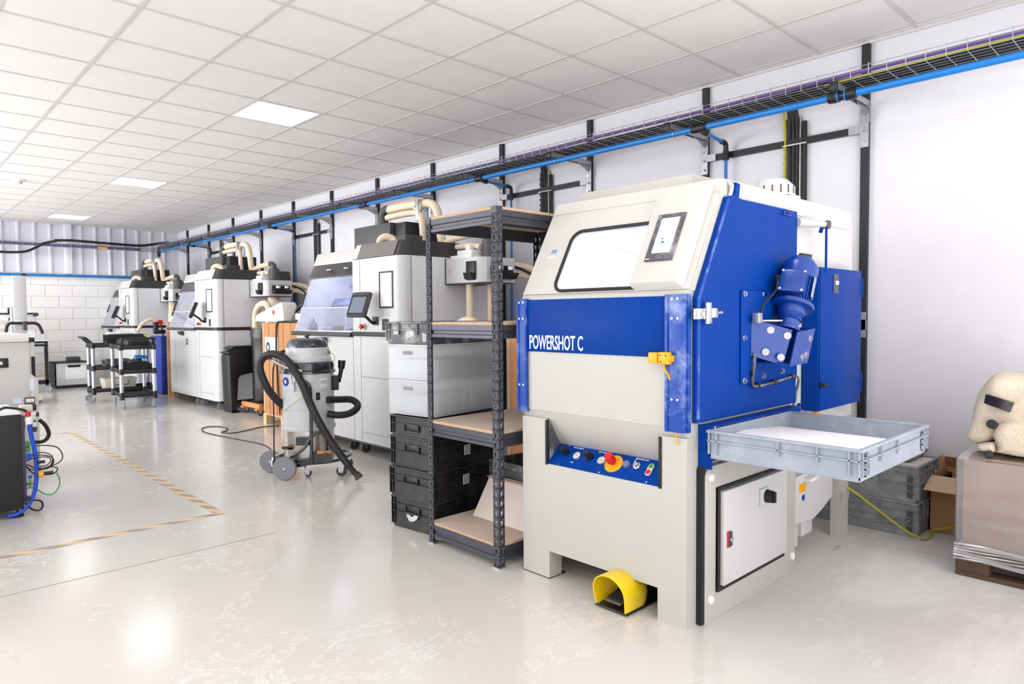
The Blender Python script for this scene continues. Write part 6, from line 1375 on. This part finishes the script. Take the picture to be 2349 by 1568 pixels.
part('beige_bar', G().box(a.x, b.x+.0, ty+.05, ty+.09, Q(10, 741).z, Q(10, 736).z).box(a.x, b.x, ty+.05, ty+.09, Q(10, 757).z, Q(10, 753).z), 'stripey', t)
part('lamp_head', G().box(Q(23, 710).x, Q(31, 710).x, ty+.2, ty+.3, Q(28, 717).z, Q(28, 705).z, .01), 'black', t)
part('bent_rod', G().tube([tuple(Q(21, 735)), tuple(Q(21, 729)), tuple(Q(32, 729))], .012, 6, 1), 'black', t)

# ------------------------------------------------------------------ left foreground: grey machine and black control cabinet
gy = 6.4; Gp = lambda x, y, yy=gy: ony(x, y, yy)
t = thing('grey_machine', 'light grey machine with a white lid at the left edge', 'machine', (.4, 6.9, 0))
xr = Gp(67, 800).x; zl = Gp(30, 785).z
part('housing', G().box(-.5, xr, gy, gy+.9, .02, zl, .006), 'greypanel', t)
part('shoulder', G().box(xr-.02, Gp(80.5, 800).x, gy+.02, gy+.8, Gp(70, 818).z, zl, .004), 'greypanel', t)
part('lid', G().box(-.52, Gp(66, 775).x, gy-.02, gy+.92, zl+.001, Gp(30, 766).z, .012), 'white', t, 'white flat lid')
part('lid_corner', G().box(Gp(66, 775).x, Gp(79, 775).x, gy-.01, gy+.5, zl+.001, Gp(30, 775).z, .006), 'black', t)
part('display', G().box(Gp(-5, 830).x, Gp(19, 830).x, gy-.012, gy, Gp(10, 843).z, Gp(10, 821).z, .006), 'black', t)
part('display_button', G().box(Gp(-3, 830).x, Gp(5, 830).x, gy-.015, gy-.011, Gp(4, 836).z, Gp(4, 829).z), 'white', t)
part('side_box', G().prism([(xr, Gp(70, 855).z), (Gp(88, 870).x, Gp(88, 870).z), (Gp(88, 935).x, .05), (xr, .05)], 'y', gy+.0, gy+.5, .004), 'greypanel', t)
part('vent_grille', G().box(Gp(68, 880).x, Gp(78, 880).x, gy-.004, gy, Gp(70, 896).z, Gp(70, 868).z), 'alu', t)
part('rating_label', G().box(Gp(56, 915).x, Gp(80, 915).x, gy-.005, gy, Gp(60, 930).z, Gp(60, 911).z), 'boxdark', t)
part('label_text_area', G().box(Gp(59, 920).x, Gp(78, 920).x, gy-.007, gy-.004, Gp(60, 923).z, Gp(60, 914).z), 'paper', t)
part('grey_label', G().box(Gp(28, 915).x, Gp(50, 915).x, gy-.004, gy, Gp(40, 926).z, Gp(40, 913).z), 'alu', t)
part('yellow_label', G().box(Gp(38, 940).x, Gp(52, 940).x, gy-.004, gy, Gp(40, 943).z, Gp(40, 935).z), 'yellow', t)
ky = 5.40; K = lambda x, y, yy=ky: ony(x, y, yy)
t = thing('control_cabinet', 'black control cabinet on small feet in the left foreground', 'cabinet', (.3, 5.7, 0))
xk = K(52, 1060).x; zk = K(40, 950).z; z0k = K(20, 1172).z
part('cabinet_body', G().box(-.4, xk, ky, ky+.62, z0k, zk, .004), 'black', t)
part('top_plate', G().box(-.41, xk+.0, ky-.005, ky+.6, zk, zk+.01), 'prnside', t)
for x in (xk-.03, -.3):
    part('foot', G().cyl((x, ky+.05, .025), (x, ky+.05, z0k), .007, seg=10).lathe([(0, 0), (.035, 0), (.035, .012), (.012, .028), (0, .03)], (x, ky+.05, 0), 20), 'rubber', t)
part('side_edge', G().box(xk, xk+.02, ky+.02, ky+.6, z0k+.02, zk-.02), 'boxdark', t)
vb = part('valve_block', G().box(K(52, 930).x, K(82, 930).x, ky+.1, ky+.18, K(60, 945, 5.5).z, K(60, 930, 5.5).z, .006), 'stripey', t, 'beige pneumatic valve block')
part('black_knob', G().box(K(81, 935).x, K(90, 935).x, ky+.1, ky+.16, K(85, 945).z, K(85, 930).z, .004).cyl(K(86, 945), K(86, 955), .008), 'black', vb)
part('red_knob', G().cyl(K(64, 954), K(64, 944), .016, seg=16), 'red', vb, 'red valve knob')
part('white_elbow', G().cyl(K(67, 972), K(67, 955), .022, seg=14).box(K(58, 960).x, K(90, 960).x, ky+.03, ky+.08, K(60, 962).z, K(60, 950).z, .006), 'white', vb)
part('solenoid', G().box(K(70, 985).x, K(90, 985).x, ky+.06, ky+.12, K(70, 995).z, K(70, 968).z, .012), 'boxdark', vb)
part('solenoid_label', G().box(K(78, 975).x, K(88, 975).x, ky+.055, ky+.06, K(78, 981).z, K(78, 970).z), 'white', vb)
tb = part('terminal_rail', G().box(K(56, 1050).x, K(79, 1050).x, ky+.12, ky+.2, K(60, 1095).z, K(60, 1040).z, .003), 'white', t)
for yy in (1020, 1032): part('green_plug', G().box(K(57, yy).x, K(72, yy).x, ky+.04, ky+.1, K(60, yy+6).z, K(60, yy-4).z, .003), 'green', t)
part('blue_plug', G().cyl(K(70, 1052), K(70, 1040), .008).cyl(K(64, 1052), K(64, 1040), .008).cyl(K(69, 1096), K(69, 1090), .01), 'bluehose', t)
part('orange_plug', G().cyl(K(88, 1088), K(99, 1086), .022, seg=14), 'orange', t, 'orange cable connector')
part('black_connector', G().cyl(K(99, 1086), K(122, 1083), .012, seg=10), 'black', t); part('black_connector', G().cyl(K(85, 1060), K(103, 1058), .010, seg=10), 'black', t)
part('black_connector', G().box(K(60, 1140).x, K(70, 1140).x, ky, ky+.04, K(60, 1150).z, K(60, 1140).z), 'black', t)
def kc(pts, r, m_, nm, lab, yy=5.42, dy=.0):
    P_ = [tuple(K(a, b, yy+dy*math.sin(i*1.3))) for i, (a, b) in enumerate(pts)]; one(nm, G().tube(P_, r, 8, 7), m_, lab, 'cable', P_[0])
kc([(68, 972), (72, 1000), (80, 1035), (84, 1070), (83, 1105), (77, 1135), (62, 1162), (40, 1178), (17, 1184)], .0125, 'bluehose', 'air_hose', 'thick blue air hose bowing down the side of the black cabinet')
kc([(90, 962), (104, 975), (112, 993), (108, 1005), (98, 1012), (80, 1014)], .012, 'cable', 'thick_cable', 'thickest black cable looping out beside the valve block', 5.5)
kc([(75, 1023), (100, 1021), (130, 1025), (143, 1042), (140, 1056), (122, 1067), (108, 1070)], .0036, 'cable', 'loop_cable', 'widest thin black cable loop beside the cabinet', 5.45)
kc([(58, 1050), (75, 1042), (95, 1037), (115, 1042), (121, 1053), (115, 1068), (100, 1073), (80, 1072), (62, 1065)], .0036, 'cable', 'loop_cable', 'upper of the tangled black cable coils beside the cabinet', 5.44, .02)
kc([(56, 1050), (72, 1046), (95, 1043), (118, 1048), (123, 1060), (112, 1072), (92, 1077), (70, 1076), (58, 1068)], .0036, 'cable', 'loop_cable', 'second black cable coil, just under the upper one', 5.47, .02)
kc([(60, 1056), (85, 1049), (108, 1048), (117, 1055), (108, 1066), (90, 1070)], .0036, 'cable', 'loop_cable', 'innermost small black cable coil beside the cabinet', 5.40, .01)
kc([(58, 1066), (72, 1082), (90, 1088), (118, 1087), (130, 1080), (130, 1072), (110, 1071), (88, 1076)], .0036, 'cable', 'loop_cable', 'low black cable loop running to the orange connector', 5.45)
kc([(60, 1120), (75, 1118), (88, 1124), (105, 1133), (122, 1132), (134, 1118), (137, 1100), (130, 1084)], .004, 'greencable', 'green_cable', 'green cable loop sweeping out beside the black cabinet', 5.45)
kc([(69, 1096), (70, 1110), (66, 1118), (60, 1120)], .004, 'greencable', 'green_cable', 'short green cable hanging from the white terminal rail', 5.45)
kc([(60, 1150), (64, 1160), (75, 1168), (88, 1170), (97, 1163), (97, 1152), (88, 1147), (72, 1147)], .006, 'cable', 'loop_cable', 'lowest dark cable loop near the cabinet foot', 5.45)
kc([(-5, 942), (10, 935), (30, 936), (55, 940), (62, 948), (60, 958)], .008, 'cable', 'top_cable', 'black plugged cable lying across the cabinet top', 5.40)
kc([(57, 965), (55, 1000), (57, 1040), (59, 1080), (58, 1120), (59, 1150), (62, 1165)], .004, 'purple', 'riser_cable', 'dark violet cable running straight down the cabinet edge', 5.42)
